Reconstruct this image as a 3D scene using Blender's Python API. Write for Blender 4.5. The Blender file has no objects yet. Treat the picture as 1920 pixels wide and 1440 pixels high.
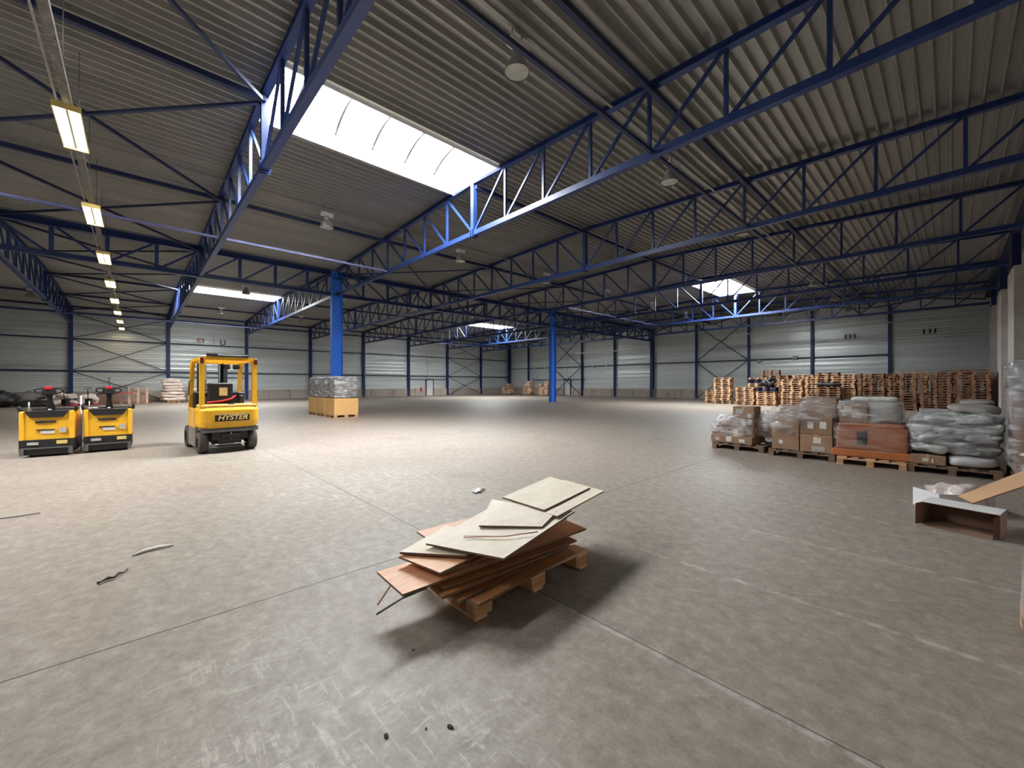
import bpy, math, random
from mathutils import Vector, Matrix, noise
random.seed(7)
PI = math.pi
scene = bpy.context.scene
col = scene.collection

# ------------------------------------------------------------ hall dimensions (metres)
XL, XG, XR = -48.03, -23.11, 1.83          # left wall columns, girder line, right pier line
RID = (-35.57, -10.55)                     # the two roof ridges
Y0 = 44.16                                 # gable
YB = -27.84                                # rear end wall (behind the camera)
HALF = 12.46
def zroof(x):
    r = RID[0] if x < XG else RID[1]
    return 7.86 + 0.38*(1-min(1, abs(x-r)/HALF))

# ------------------------------------------------------------ materials
MATS = {}
def new_mat(name):
    m = bpy.data.materials.new(name); m.use_nodes = True
    nt = m.node_tree; b = nt.nodes['Principled BSDF']
    return m, nt, b
def ramp(nt, fac, stops):
    r = nt.nodes.new('ShaderNodeValToRGB'); e = r.color_ramp.elements
    while len(e) < len(stops): e.new(0.5)
    for i, (p, c) in enumerate(stops):
        e[i].position = p; e[i].color = (c[0], c[1], c[2], 1)
    nt.links.new(fac, r.inputs[0]); return r.outputs[0]
def tex(nt, scale, detail=4, rough=0.6, stretch=None, dist=0.0, coord='Object'):
    tc = nt.nodes.new('ShaderNodeTexCoord'); mp = nt.nodes.new('ShaderNodeMapping')
    nt.links.new(tc.outputs[coord], mp.inputs[0])
    if stretch: mp.inputs['Scale'].default_value = stretch
    n = nt.nodes.new('ShaderNodeTexNoise'); n.inputs['Scale'].default_value = scale
    n.inputs['Detail'].default_value = detail; n.inputs['Roughness'].default_value = rough
    n.inputs['Distortion'].default_value = dist
    nt.links.new(mp.outputs[0], n.inputs['Vector']); return n.outputs['Fac']
def mix(nt, fac, a, b, mode='MIX'):
    m = nt.nodes.new('ShaderNodeMix'); m.data_type = 'RGBA'; m.blend_type = mode
    for sock, v in ((m.inputs[0], fac), (m.inputs[6], a), (m.inputs[7], b)):
        if hasattr(v, 'links') or hasattr(v, 'is_linked'): nt.links.new(v, sock)
        elif isinstance(v, (int, float)): sock.default_value = v
        else: sock.default_value = (v[0], v[1], v[2], 1)
    return m.outputs[2]
def bump(nt, b, h, strength=0.3, dist=0.02):
    bm = nt.nodes.new('ShaderNodeBump'); bm.inputs['Strength'].default_value = strength
    bm.inputs['Distance'].default_value = dist
    nt.links.new(h, bm.inputs['Height']); nt.links.new(bm.outputs[0], b.inputs['Normal'])
def mat(name, c, rough=0.6, metal=0.0, var=0.18, scale=6, stretch=None, bmp=0.0, rnd=0.0, dark=None):
    if name in MATS: return MATS[name]
    m, nt, b = new_mat(name)
    f = tex(nt, scale, 5, 0.6, stretch)
    lo = dark or [v*(1-var) for v in c]; hi = [min(1, v*(1+var)) for v in c]
    o = ramp(nt, f, [(0.3, lo), (0.7, hi)])
    if rnd:
        oi = nt.nodes.new('ShaderNodeObjectInfo'); h = nt.nodes.new('ShaderNodeHueSaturation')
        mr = nt.nodes.new('ShaderNodeMapRange'); mr.inputs[3].default_value = 1-rnd; mr.inputs[4].default_value = 1+rnd
        nt.links.new(oi.outputs['Random'], mr.inputs[0]); nt.links.new(mr.outputs[0], h.inputs['Value'])
        nt.links.new(o, h.inputs['Color']); o = h.outputs[0]
    nt.links.new(o, b.inputs['Base Color'])
    b.inputs['Roughness'].default_value = rough; b.inputs['Metallic'].default_value = metal
    if bmp: bump(nt, b, f, bmp)
    MATS[name] = m; return m

M = {}
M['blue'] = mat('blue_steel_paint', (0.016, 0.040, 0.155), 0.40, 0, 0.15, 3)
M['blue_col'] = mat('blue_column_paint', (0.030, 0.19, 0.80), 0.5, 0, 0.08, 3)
M['brace'] = mat('dark_brace_paint', (0.012, 0.022, 0.075), 0.5, 0, 0.15, 4)
M['galv'] = mat('galvanised_tray', (0.30, 0.30, 0.285), 0.4, 0.6, 0.15, 8)
M['lampgrey'] = mat('lamp_grey', (0.34, 0.35, 0.33), 0.45, 0.3, 0.1, 8)
M['white'] = mat('white_enamel', (0.72, 0.72, 0.70), 0.4, 0, 0.04, 4)
M['black'] = mat('black_plastic', (0.012, 0.012, 0.013), 0.45, 0, 0.3, 9)
M['blackm'] = mat('black_metal', (0.018, 0.018, 0.02), 0.5, 0.2, 0.3, 9)
M['rubber'] = mat('worn_rubber', (0.075, 0.063, 0.054), 0.85, 0, 0.3, 12, bmp=0.3)
M['yellow'] = mat('yellow_machine_paint', (0.80, 0.43, 0.02), 0.42, 0, 0.07, 4)
M['yellowd'] = mat('yellow_hood_dusty', (0.62, 0.36, 0.08), 0.55, 0, 0.15, 4)
M['greym'] = mat('grey_steel', (0.13, 0.13, 0.13), 0.5, 0.4, 0.25, 9)
M['red'] = mat('red_plastic', (0.55, 0.02, 0.03), 0.4, 0, 0.1, 5)
M['redl'] = mat('red_lamp_lens', (0.10, 0.012, 0.012), 0.25, 0, 0.1, 5)
M['chrome'] = mat('bright_metal', (0.6, 0.6, 0.6), 0.25, 0.9, 0.1, 5)
M['paper'] = mat('paper_white', (0.62, 0.60, 0.56), 0.7, 0, 0.1, 30)
M['paperg'] = mat('paper_print', (0.40, 0.38, 0.36), 0.7, 0, 0.45, 45)
M['papery'] = mat('paper_yellow', (0.66, 0.50, 0.16), 0.7, 0, 0.15, 20)
M['note'] = mat('seat_note', (0.62, 0.50, 0.22), 0.7, 0, 0.12, 20)
M['card'] = mat('cardboard', (0.28, 0.172, 0.105), 0.8, 0, 0.12, 5, rnd=0.12)
M['cardo'] = mat('cardboard_light', (0.62, 0.37, 0.14), 0.75, 0, 0.06, 4)
M['cardi'] = mat('cardboard_raw_inside', (0.22, 0.125, 0.085), 0.85, 0, 0.12, 6)
M['cardw'] = mat('cardboard_white_print', (0.74, 0.73, 0.74), 0.6, 0, 0.04, 4)
M['tape'] = mat('packing_tape', (0.42, 0.28, 0.16), 0.3, 0, 0.1, 6)
M['orange'] = mat('orange_wood_panel', (0.36, 0.115, 0.04), 0.35, 0, 0.10, 3, (1, 8, 8))
M['orangel'] = mat('orange_wood_rim', (0.42, 0.14, 0.05), 0.35, 0, 0.08, 3)
M['bag'] = mat('grey_bag', (0.46, 0.49, 0.48), 0.28, 0, 0.15, 5, rnd=0.15, bmp=0.5)
M['bagw'] = mat('white_bag', (0.72, 0.62, 0.57), 0.6, 0, 0.12, 5, rnd=0.08, bmp=0.5)
M['bagt'] = mat('taupe_bag', (0.34, 0.32, 0.29), 0.6, 0, 0.12, 5, bmp=0.5)
M['tarp'] = mat('dark_tarpaulin', (0.03, 0.028, 0.03), 0.5, 0, 0.3, 5, bmp=0.6)
M['pink'] = mat('pink_film_goods', (0.62, 0.05, 0.09), 0.3, 0, 0.3, 9, bmp=0.6)
M['brick'] = None

def wood(name, c1, c2, stretch=(1, 1, 1), rough=0.7, rnd=0.0, scale=3.0, grain=0.35):
    m, nt, b = new_mat(name)
    f = tex(nt, scale, 6, 0.65, stretch, 0.6)
    o = ramp(nt, f, [(0.32, c1), (0.68, c2)])
    f2 = tex(nt, scale*6, 3, 0.6, stretch, 0.2)
    o = mix(nt, grain, o, ramp(nt, f2, [(0.35, [v*0.6 for v in c1]), (0.6, c2)]))
    if rnd:
        oi = nt.nodes.new('ShaderNodeObjectInfo'); h = nt.nodes.new('ShaderNodeHueSaturation')
        mr = nt.nodes.new('ShaderNodeMapRange'); mr.inputs[3].default_value = 1-rnd; mr.inputs[4].default_value = 1+rnd
        nt.links.new(oi.outputs['Random'], mr.inputs[0]); nt.links.new(mr.outputs[0], h.inputs['Value'])
        nt.links.new(o, h.inputs['Color']); o = h.outputs[0]
    nt.links.new(o, b.inputs['Base Color']); b.inputs['Roughness'].default_value = rough
    bump(nt, b, f2, 0.15, 0.005)
    return m
M['pal'] = wood('pallet_wood', (0.42, 0.24, 0.13), (0.68, 0.43, 0.25), (1, 6, 6), 0.8, 0.28, 2.0)
M['palr'] = wood('pallet_wood_reddish', (0.22, 0.11, 0.065), (0.44, 0.24, 0.14), (1, 6, 6), 0.8, 0.28, 2.0)
M['palb'] = mat('pallet_blue_paint', (0.010, 0.018, 0.055), 0.6, 0, 0.3, 6)
M['ply'] = wood('pale_plywood', (0.70, 0.60, 0.46), (0.84, 0.77, 0.65), (2.5, 1.0, 1), 0.6, 0, 2.0, 0.10)
M['plyo'] = wood('orange_plywood', (0.60, 0.27, 0.12), (0.76, 0.41, 0.22), (5, 1.0, 1), 0.5, 0, 3.0, 0.15)
M['plyd'] = wood('brown_plywood', (0.27, 0.10, 0.03), (0.42, 0.185, 0.065), (7, 1, 1), 0.5, 0, 3.0, 0.2)
M['edge'] = mat('plywood_edge', (0.16, 0.10, 0.055), 0.8, 0, 0.3, 20, (1, 1, 8))
M['pald'] = wood('pallet_wood_dark', (0.10, 0.06, 0.035), (0.24, 0.15, 0.095), (1, 6, 6), 0.8, 0.1, 2.0)
M['block'] = wood('pallet_block_wood', (0.36, 0.19, 0.08), (0.58, 0.33, 0.15), (1, 1, 8), 0.8)

# roof deck and wall cladding: galvanised sheet
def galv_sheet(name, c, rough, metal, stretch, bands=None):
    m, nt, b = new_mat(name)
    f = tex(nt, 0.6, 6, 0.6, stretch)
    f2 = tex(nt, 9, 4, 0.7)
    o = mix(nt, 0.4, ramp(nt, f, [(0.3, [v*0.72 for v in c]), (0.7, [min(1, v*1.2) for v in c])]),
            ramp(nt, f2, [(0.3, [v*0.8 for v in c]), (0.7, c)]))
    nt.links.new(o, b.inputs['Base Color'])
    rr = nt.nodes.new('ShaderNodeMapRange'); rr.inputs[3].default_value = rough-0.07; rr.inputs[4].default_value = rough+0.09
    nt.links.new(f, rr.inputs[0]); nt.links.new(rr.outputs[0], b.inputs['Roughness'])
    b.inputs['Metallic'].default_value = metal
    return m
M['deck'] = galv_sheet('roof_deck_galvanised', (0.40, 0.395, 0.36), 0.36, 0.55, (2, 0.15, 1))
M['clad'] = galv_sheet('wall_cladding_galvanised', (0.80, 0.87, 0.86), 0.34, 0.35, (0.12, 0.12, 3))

# concrete floor with saw-cut joints, faded white stripes, scuffs, painted glare and tyre marks
def floor_mat():
    m, nt, b = new_mat('concrete_floor')
    L = nt.links.new
    def math_(op, a, b_=None, c_=None):
        n = nt.nodes.new('ShaderNodeMath'); n.operation = op
        for i, v in enumerate((a, b_, c_)):
            if v is None: continue
            if isinstance(v, (int, float)): n.inputs[i].default_value = v
            else: L(v, n.inputs[i])
        return n.outputs[0]
    tc = nt.nodes.new('ShaderNodeTexCoord'); sep = nt.nodes.new('ShaderNodeSeparateXYZ'); L(tc.outputs['Object'], sep.inputs[0])
    X, Y = sep.outputs[0], sep.outputs[1]
    big = tex(nt, 0.22, 5, 0.55); mid = tex(nt, 1.3, 7, 0.65, None, 0.5); fine = tex(nt, 9, 9, 0.78, None, 0.25); grain = tex(nt, 60, 3, 0.7)
    base = ramp(nt, big, [(0.38, (0.300, 0.228, 0.182)), (0.6, (0.272, 0.238, 0.195))])
    base = mix(nt, 0.45, base, ramp(nt, mid, [(0.3, (0.185, 0.148, 0.115)), (0.7, (0.355, 0.306, 0.258))]))
    base = mix(nt, 0.46, base, ramp(nt, fine, [(0.36, (0.08, 0.065, 0.053)), (0.50, (0.235, 0.193, 0.163)), (0.66, (0.44, 0.40, 0.35))]))
    scr = tex(nt, 5.0, 8, 0.75, (0.35, 1.3, 1), 0.4); scr2 = tex(nt, 4.5, 8, 0.75, (1.2, 0.4, 1), 0.4)
    base = mix(nt, math_('MULTIPLY', ramp(nt, scr, [(0.60, (0, 0, 0)), (0.72, (1, 1, 1))]), 0.4), base, (0.42, 0.39, 0.35))
    base = mix(nt, math_('MULTIPLY', ramp(nt, scr2, [(0.28, (1, 1, 1)), (0.40, (0, 0, 0))]), 0.25), base, (0.10, 0.08, 0.065))
    base = mix(nt, 0.12, base, ramp(nt, grain, [(0.3, (0.1, 0.09, 0.08)), (0.7, (0.5, 0.47, 0.43))]))
    # reflected glare painted in with pale scuffs and cement dust at fixed places: (x, y, radius, amount)
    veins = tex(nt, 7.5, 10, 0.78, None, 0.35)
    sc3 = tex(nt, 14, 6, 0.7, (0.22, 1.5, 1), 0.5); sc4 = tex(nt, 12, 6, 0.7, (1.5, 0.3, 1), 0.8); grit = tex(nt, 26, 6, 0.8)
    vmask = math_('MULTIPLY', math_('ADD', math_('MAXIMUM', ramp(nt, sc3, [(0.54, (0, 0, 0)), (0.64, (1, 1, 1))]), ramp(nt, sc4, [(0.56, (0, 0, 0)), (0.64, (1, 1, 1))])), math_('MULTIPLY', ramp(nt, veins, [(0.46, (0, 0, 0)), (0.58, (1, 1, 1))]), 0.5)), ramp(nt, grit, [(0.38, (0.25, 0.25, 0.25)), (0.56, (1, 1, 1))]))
    dust_glare = None
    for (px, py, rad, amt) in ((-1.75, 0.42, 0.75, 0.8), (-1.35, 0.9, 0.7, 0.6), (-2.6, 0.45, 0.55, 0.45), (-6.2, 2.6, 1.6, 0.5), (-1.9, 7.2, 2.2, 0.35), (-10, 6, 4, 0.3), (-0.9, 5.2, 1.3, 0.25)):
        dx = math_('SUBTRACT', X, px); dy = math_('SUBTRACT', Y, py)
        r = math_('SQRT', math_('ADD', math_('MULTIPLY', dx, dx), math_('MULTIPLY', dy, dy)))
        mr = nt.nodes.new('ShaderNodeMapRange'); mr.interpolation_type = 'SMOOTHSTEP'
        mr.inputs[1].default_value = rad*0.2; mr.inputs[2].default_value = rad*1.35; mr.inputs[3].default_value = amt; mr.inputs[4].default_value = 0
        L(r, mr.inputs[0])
        dust_glare = mr.outputs[0] if dust_glare is None else math_('MAXIMUM', dust_glare, mr.outputs[0])
    dfac = math_('MULTIPLY', dust_glare, math_('ADD', math_('MULTIPLY', vmask, 0.8), 0.10))
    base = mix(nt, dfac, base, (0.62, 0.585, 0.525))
    # dark stains
    st = tex(nt, 0.8, 3, 0.5, None, 0.3)
    base = mix(nt, math_('MULTIPLY', ramp(nt, st, [(0.62, (0, 0, 0)), (0.75, (1, 1, 1))]), 0.35), base, (0.14, 0.12, 0.10))
    # tyre arcs: rings (cx, cy, radius)
    wob = math_('MULTIPLY', math_('SUBTRACT', mid, 0.5), 0.5)
    for (cx, cy, rr, col_, w, amt) in ((-9.6, 4.2, 2.1, (0.6, 0.56, 0.5), 0.035, 0.12), (-9.6, 4.2, 1.75, (0.6, 0.56, 0.5), 0.03, 0.10),
                                      (-3.6, -1.3, 2.55, (0.62, 0.57, 0.51), 0.03, 0.12), (-3.6, -1.3, 2.36, (0.62, 0.57, 0.51), 0.022, 0.10),
                                      (-7.5, -3, 5.2, (0.17, 0.14, 0.12), 0.05, 0.35), (-12, 9, 5.5, (0.18, 0.15, 0.13), 0.08, 0.35), (-12, 9, 6.6, (0.18, 0.15, 0.13), 0.08, 0.3), (-5, 12, 4.5, (0.18, 0.15, 0.13), 0.07, 0.3)):
        dx = math_('SUBTRACT', X, cx); dy = math_('SUBTRACT', Y, cy)
        r = math_('ADD', math_('SQRT', math_('ADD', math_('MULTIPLY', dx, dx), math_('MULTIPLY', dy, dy))), math_('MULTIPLY', wob, 0.15))
        d = math_('ABSOLUTE', math_('SUBTRACT', r, rr))
        mr = nt.nodes.new('ShaderNodeMapRange'); mr.inputs[1].default_value = w*0.5; mr.inputs[2].default_value = w*1.3
        mr.inputs[3].default_value = amt; mr.inputs[4].default_value = 0; L(d, mr.inputs[0])
        base = mix(nt, math_('MULTIPLY', mr.outputs[0], math_('ADD', math_('MULTIPLY', fine, 1.6), -0.3)), base, col_)
    # white stripes (faded) across the bays beside the right wall
    for yy, w in ((2.2, 0.035), (3.48, 0.03), (4.8, 0.03), (6.13, 0.03), (7.5, 0.025)):
        d = math_('ABSOLUTE', math_('ADD', math_('SUBTRACT', Y, yy), math_('MULTIPLY', wob, 0.06)))
        mr = nt.nodes.new('ShaderNodeMapRange'); mr.inputs[1].default_value = w*0.5; mr.inputs[2].default_value = w; mr.inputs[3].default_value = 1; mr.inputs[4].default_value = 0
        L(d, mr.inputs[0])
        xm = nt.nodes.new('ShaderNodeMapRange'); xm.inputs[1].default_value = -2.1; xm.inputs[2].default_value = -1.3; xm.inputs[3].default_value = 0; xm.inputs[4].default_value = 0.5
        L(X, xm.inputs[0])
        fac = math_('MULTIPLY', math_('MULTIPLY', mr.outputs[0], xm.outputs[0]), ramp(nt, fine, [(0.42, (0.15, 0.15, 0.15)), (0.58, (1, 1, 1))]))
        base = mix(nt, fac, base, (0.55, 0.52, 0.48))
    # saw-cut joints every 6 m
    def joint(c, off, per, w, amt):
        p = math_('ABSOLUTE', math_('SUBTRACT', math_('MODULO', math_('ADD', c, 600*per/6 - off + per/2), per), per/2))
        mr = nt.nodes.new('ShaderNodeMapRange'); mr.inputs[1].default_value = w*0.5; mr.inputs[2].default_value = w; mr.inputs[3].default_value = amt; mr.inputs[4].default_value = 0
        L(p, mr.inputs[0]); return mr.outputs[0]
    j = math_('MAXIMUM', joint(X, -3.35, 6.0, 0.009, 0.9), joint(Y, 2.215, 6.0, 0.008, 0.75))
    base = mix(nt, j, base, (0.035, 0.028, 0.022))
    # long hairline crack
    cr = nt.nodes.new('ShaderNodeTexVoronoi'); cr.feature = 'DISTANCE_TO_EDGE'; cr.inputs['Scale'].default_value = 0.16
    mp = nt.nodes.new('ShaderNodeMapping'); L(tc.outputs['Object'], mp.inputs[0]); L(mp.outputs[0], cr.inputs['Vector'])
    cm = nt.nodes.new('ShaderNodeMapRange'); cm.inputs[1].default_value = 0.0005; cm.inputs[2].default_value = 0.0012; cm.inputs[3].default_value = 0.22; cm.inputs[4].default_value = 0
    L(cr.outputs['Distance'], cm.inputs[0]); base = mix(nt, cm.outputs[0], base, (0.07, 0.055, 0.045))
    L(base, b.inputs['Base Color'])
    rr = nt.nodes.new('ShaderNodeMapRange'); rr.inputs[3].default_value = 0.38; rr.inputs[4].default_value = 0.66; L(mid, rr.inputs[0])
    L(rr.outputs[0], b.inputs['Roughness']); b.inputs['Specular IOR Level'].default_value = 0.45
    bump(nt, b, fine, 0.22, 0.01)
    return m
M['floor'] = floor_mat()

def brick_mat():
    m, nt, b = new_mat('white_painted_block')
    tc = nt.nodes.new('ShaderNodeTexCoord'); sp = nt.nodes.new('ShaderNodeSeparateXYZ'); nt.links.new(tc.outputs['Object'], sp.inputs[0])
    ad = nt.nodes.new('ShaderNodeMath'); nt.links.new(sp.outputs[0], ad.inputs[0]); nt.links.new(sp.outputs[1], ad.inputs[1])
    cb = nt.nodes.new('ShaderNodeCombineXYZ'); nt.links.new(ad.outputs[0], cb.inputs[0]); nt.links.new(sp.outputs[2], cb.inputs[1])
    br = nt.nodes.new('ShaderNodeTexBrick'); nt.links.new(cb.outputs[0], br.inputs['Vector'])
    br.inputs['Scale'].default_value = 1; br.inputs['Brick Width'].default_value = 0.4; br.inputs['Row Height'].default_value = 0.15; br.inputs['Mortar Size'].default_value = 0.012
    br.inputs['Color1'].default_value = (0.62, 0.58, 0.55, 1); br.inputs['Color2'].default_value = (0.56, 0.52, 0.49, 1); br.inputs['Mortar'].default_value = (0.42, 0.39, 0.36, 1)
    f = tex(nt, 1.5, 6, 0.6)
    nt.links.new(mix(nt, 0.4, br.outputs[0], ramp(nt, f, [(0.35, (0.42, 0.38, 0.35)), (0.6, (0.66, 0.62, 0.6))])), b.inputs['Base Color'])
    b.inputs['Roughness'].default_value = 0.75; return m
M['brick'] = brick_mat()

def plinth_mat():
    m, nt, b = new_mat('concrete_plinth')
    tc = nt.nodes.new('ShaderNodeTexCoord'); sp = nt.nodes.new('ShaderNodeSeparateXYZ'); nt.links.new(tc.outputs['Object'], sp.inputs[0])
    ad = nt.nodes.new('ShaderNodeMath'); nt.links.new(sp.outputs[0], ad.inputs[0]); nt.links.new(sp.outputs[1], ad.inputs[1])
    md = nt.nodes.new('ShaderNodeMath'); md.operation = 'PINGPONG'; md.inputs[1].default_value = 1.5; nt.links.new(ad.outputs[0], md.inputs[0])
    mr = nt.nodes.new('ShaderNodeMapRange'); mr.inputs[1].default_value = 0.02; mr.inputs[2].default_value = 0.05; mr.inputs[3].default_value = 1; mr.inputs[4].default_value = 0
    nt.links.new(md.outputs[0], mr.inputs[0])
    f = tex(nt, 0.9, 6, 0.7, (1, 1, 0.6)); f2 = tex(nt, 5, 5, 0.7, (1, 1, 0.3))
    base = ramp(nt, f, [(0.25, (0.26, 0.17, 0.13)), (0.45, (0.46, 0.38, 0.33)), (0.7, (0.56, 0.50, 0.45))])
    base = mix(nt, 0.3, base, ramp(nt, f2, [(0.3, (0.22, 0.14, 0.11)), (0.6, (0.55, 0.5, 0.45))]))
    nt.links.new(mix(nt, mr.outputs[0], base, (0.12, 0.10, 0.09)), b.inputs['Base Color']); b.inputs['Roughness'].default_value = 0.85
    return m
M['plinth'] = plinth_mat()

def film_mat(name, tint=(0.9, 0.9, 0.92), opac=0.28, rough=0.12):
    m, nt, b = new_mat(name)
    out = nt.nodes['Material Output']
    tr = nt.nodes.new('ShaderNodeBsdfTransparent'); tr.inputs[0].default_value = (0.93, 0.93, 0.94, 1)
    b.inputs['Base Color'].default_value = (*tint, 1); b.inputs['Roughness'].default_value = rough
    b.inputs['Specular IOR Level'].default_value = 0.9
    n = tex(nt, 2.2, 4, 0.55, (1, 1, 3.5), 1.2); bump(nt, b, n, 0.8, 0.06)
    mr = nt.nodes.new('ShaderNodeMapRange'); mr.inputs[1].default_value = 0.42; mr.inputs[2].default_value = 0.72
    mr.inputs[3].default_value = opac*0.35; mr.inputs[4].default_value = min(0.95, opac*2.0)
    nt.links.new(n, mr.inputs[0])
    mx = nt.nodes.new('ShaderNodeMixShader'); nt.links.new(mr.outputs[0], mx.inputs[0])
    nt.links.new(tr.outputs[0], mx.inputs[1]); nt.links.new(b.outputs[0], mx.inputs[2]); nt.links.new(mx.outputs[0], out.inputs[0])
    return m
M['film'] = film_mat('clear_stretch_film')
M['filml'] = film_mat('thin_stretch_film', opac=0.13)
M['filmd'] = film_mat('thick_stretch_film', (0.75, 0.76, 0.78), 0.42, 0.1)

def pane_mat():
    """opal polycarbonate vault glowing with daylight, still letting part of the sun through"""
    m, nt, b = new_mat('opal_polycarbonate')
    out = nt.nodes['Material Output']
    tr = nt.nodes.new('ShaderNodeBsdfTransparent'); em = nt.nodes.new('ShaderNodeEmission')
    f = tex(nt, 3.5, 5, 0.7)
    tr.inputs[0].default_value = (0.8, 0.8, 0.8, 1)
    em.inputs[1].default_value = 50
    nt.links.new(ramp(nt, f, [(0.28, (0.78, 0.80, 0.80)), (0.42, (0.94, 0.97, 0.985))]), em.inputs[0])
    mx = nt.nodes.new('ShaderNodeAddShader')
    nt.links.new(tr.outputs[0], mx.inputs[0]); nt.links.new(em.outputs[0], mx.inputs[1]); nt.links.new(mx.outputs[0], out.inputs[0])
    return m
M['pane'] = pane_mat()
def emit_mat(name, c, s):
    m, nt, b = new_mat(name)
    b.inputs['Base Color'].default_value = (*c, 1); b.inputs['Emission Color'].default_value = (*c, 1); b.inputs['Emission Strength'].default_value = s
    return m
M['tube'] = emit_mat('lit_fluorescent_tube', (1.0, 0.86, 0.62), 26)
M['diff'] = mat('lamp_glass', (0.40, 0.42, 0.36), 0.2, 0, 0.2, 3)

# ------------------------------------------------------------ mesh builder
class MB:
    def __init__(s): s.v = []; s.f = []; s.sm = []
    def add(s, vs, fs, smooth=False):
        o = len(s.v); s.v += [Vector(v) for v in vs]; s.f += [[i+o for i in f] for f in fs]; s.sm += [smooth]*len(fs); return s
    def box(s, c, d, rz=0, R=None):
        hx, hy, hz = d[0]/2, d[1]/2, d[2]/2; c = Vector(c)
        R = R or Matrix.Rotation(rz, 3, 'Z')
        vs = [c + R @ Vector((x*hx, y*hy, z*hz)) for z in (-1, 1) for y in (-1, 1) for x in (-1, 1)]
        return s.add(vs, [(0, 2, 3, 1), (4, 5, 7, 6), (0, 1, 5, 4), (2, 6, 7, 3), (0, 4, 6, 2), (1, 3, 7, 5)])
    def rbox(s, c, d, r=0.03, R=None, seg=3):
        """box with rounded vertical edges and chamfered top and bottom"""
        hx, hy, hz = d[0]/2, d[1]/2, d[2]/2; c = Vector(c); R = R or Matrix.Identity(3)
        def ring(z, ins):
            o = []
            for (sx, sy, a0) in ((1, 1, 0), (-1, 1, PI/2), (-1, -1, PI), (1, -1, 1.5*PI)):
                for k in range(seg+1):
                    a = a0 + k*PI/2/seg; rr = max(0.001, r-ins)
                    o.append((sx*(hx-r)+rr*math.cos(a), sy*(hy-r)+rr*math.sin(a), z))
            return o
        lv = [(-hz, r*0.6), (-hz+r*0.6, 0), (hz-r*0.6, 0), (hz, r*0.6)]
        n = 4*(seg+1); vs = []
        for z, ins in lv: vs += ring(z, ins)
        vs = [c + R @ Vector(v) for v in vs]
        fs = [tuple(reversed(range(n))), tuple(range(3*n, 4*n))]
        for l in range(3):
            for i in range(n):
                j = (i+1) % n; fs.append((l*n+i, l*n+j, (l+1)*n+j, (l+1)*n+i))
        return s.add(vs, fs)
    def beam(s, p, q, w, h, up=(0, 0, 1)):
        p, q = Vector(p), Vector(q); d = (q-p).normalized(); up = Vector(up)
        if abs(d.dot(up)) > 0.95: up = Vector((0, 1, 0))
        a = d.cross(up).normalized(); b = a.cross(d)
        vs = [e + a*x*w/2 + b*y*h/2 for e in (p, q) for x, y in ((-1, -1), (1, -1), (1, 1), (-1, 1))]
        return s.add(vs, [(0, 3, 2, 1), (4, 5, 6, 7), (0, 1, 5, 4), (1, 2, 6, 5), (2, 3, 7, 6), (3, 0, 4, 7)])
    def ibeam(s, p, q, w, h, tf, tw, up=(0, 0, 1)):
        """I section: h along 'up', flange width w"""
        p, q = Vector(p), Vector(q); d = (q-p).normalized(); up = Vector(up)
        a = d.cross(up).normalized(); b = a.cross(d)
        pr = [(-w/2, -h/2), (w/2, -h/2), (w/2, -h/2+tf), (tw/2, -h/2+tf), (tw/2, h/2-tf), (w/2, h/2-tf), (w/2, h/2), (-w/2, h/2), (-w/2, h/2-tf), (-tw/2, h/2-tf), (-tw/2, -h/2+tf), (-w/2, -h/2+tf)]
        vs = [e + a*x + b*y for e in (p, q) for x, y in pr]; n = 12
        fs = [(i, (i+1) % n, (i+1) % n+n, i+n) for i in range(n)]
        for o in (0, n): fs += [(o+0, o+1, o+2, o+11), (o+11, o+2, o+3, o+10), (o+10, o+3, o+4, o+9), (o+9, o+4, o+5, o+8), (o+8, o+5, o+6, o+7)]
        return s.add(vs, fs)
    def tube(s, pts, r, n=8, cap=True):
        pts = [Vector(p) for p in pts]; rs = r if isinstance(r, (list, tuple)) else [r]*len(pts); vs = []
        ref = Vector((0, 0, 1))
        for i, p in enumerate(pts):
            d = (pts[min(i+1, len(pts)-1)] - pts[max(i-1, 0)]).normalized()
            if abs(d.dot(ref)) > 0.95: rf = Vector((0, 1, 0))
            else: rf = ref
            a = d.cross(rf).normalized(); b = a.cross(d)
            vs += [p + (a*math.cos(2*PI*k/n) + b*math.sin(2*PI*k/n))*rs[i] for k in range(n)]
        fs = []
        for i in range(len(pts)-1):
            fs += [(i*n+k, i*n+(k+1) % n, (i+1)*n+(k+1) % n, (i+1)*n+k) for k in range(n)]
        s.add(vs, fs, True)
        if cap:
            o = len(s.v)-len(vs); s.f += [[o+k for k in reversed(range(n))], [o+(len(pts)-1)*n+k for k in range(n)]]; s.sm += [False, False]
        return s
    def lathe(s, c, prof, n=20, axis='z'):
        c = Vector(c); vs = []
        for (r, z) in prof:
            for k in range(n):
                a = 2*PI*k/n; x, y = r*math.cos(a), r*math.sin(a)
                vs.append(c + (Vector((x, y, z)) if axis == 'z' else Vector((x, z, y)) if axis == 'y' else Vector((z, x, y))))
        fs = [(i*n+k, i*n+(k+1) % n, (i+1)*n+(k+1) % n, (i+1)*n+k) for i in range(len(prof)-1) for k in range(n)]
        return s.add(vs, fs, True)
    def prism(s, pts, a, b, axis='y'):
        """polygon extruded from a to b along an axis; pts in the two other axes"""
        n = len(pts); mk = {'y': lambda p, t: (p[0], t, p[1]), 'x': lambda p, t: (t, p[0], p[1]), 'z': lambda p, t: (p[0], p[1], t)}[axis]
        vs = [mk(p, t) for t in (a, b) for p in pts]
        fs = [tuple(range(n)), tuple(reversed(range(n, 2*n)))] + [(i, i+n, (i+1) % n+n, (i+1) % n) for i in range(n)]
        return s.add(vs, fs)
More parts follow.
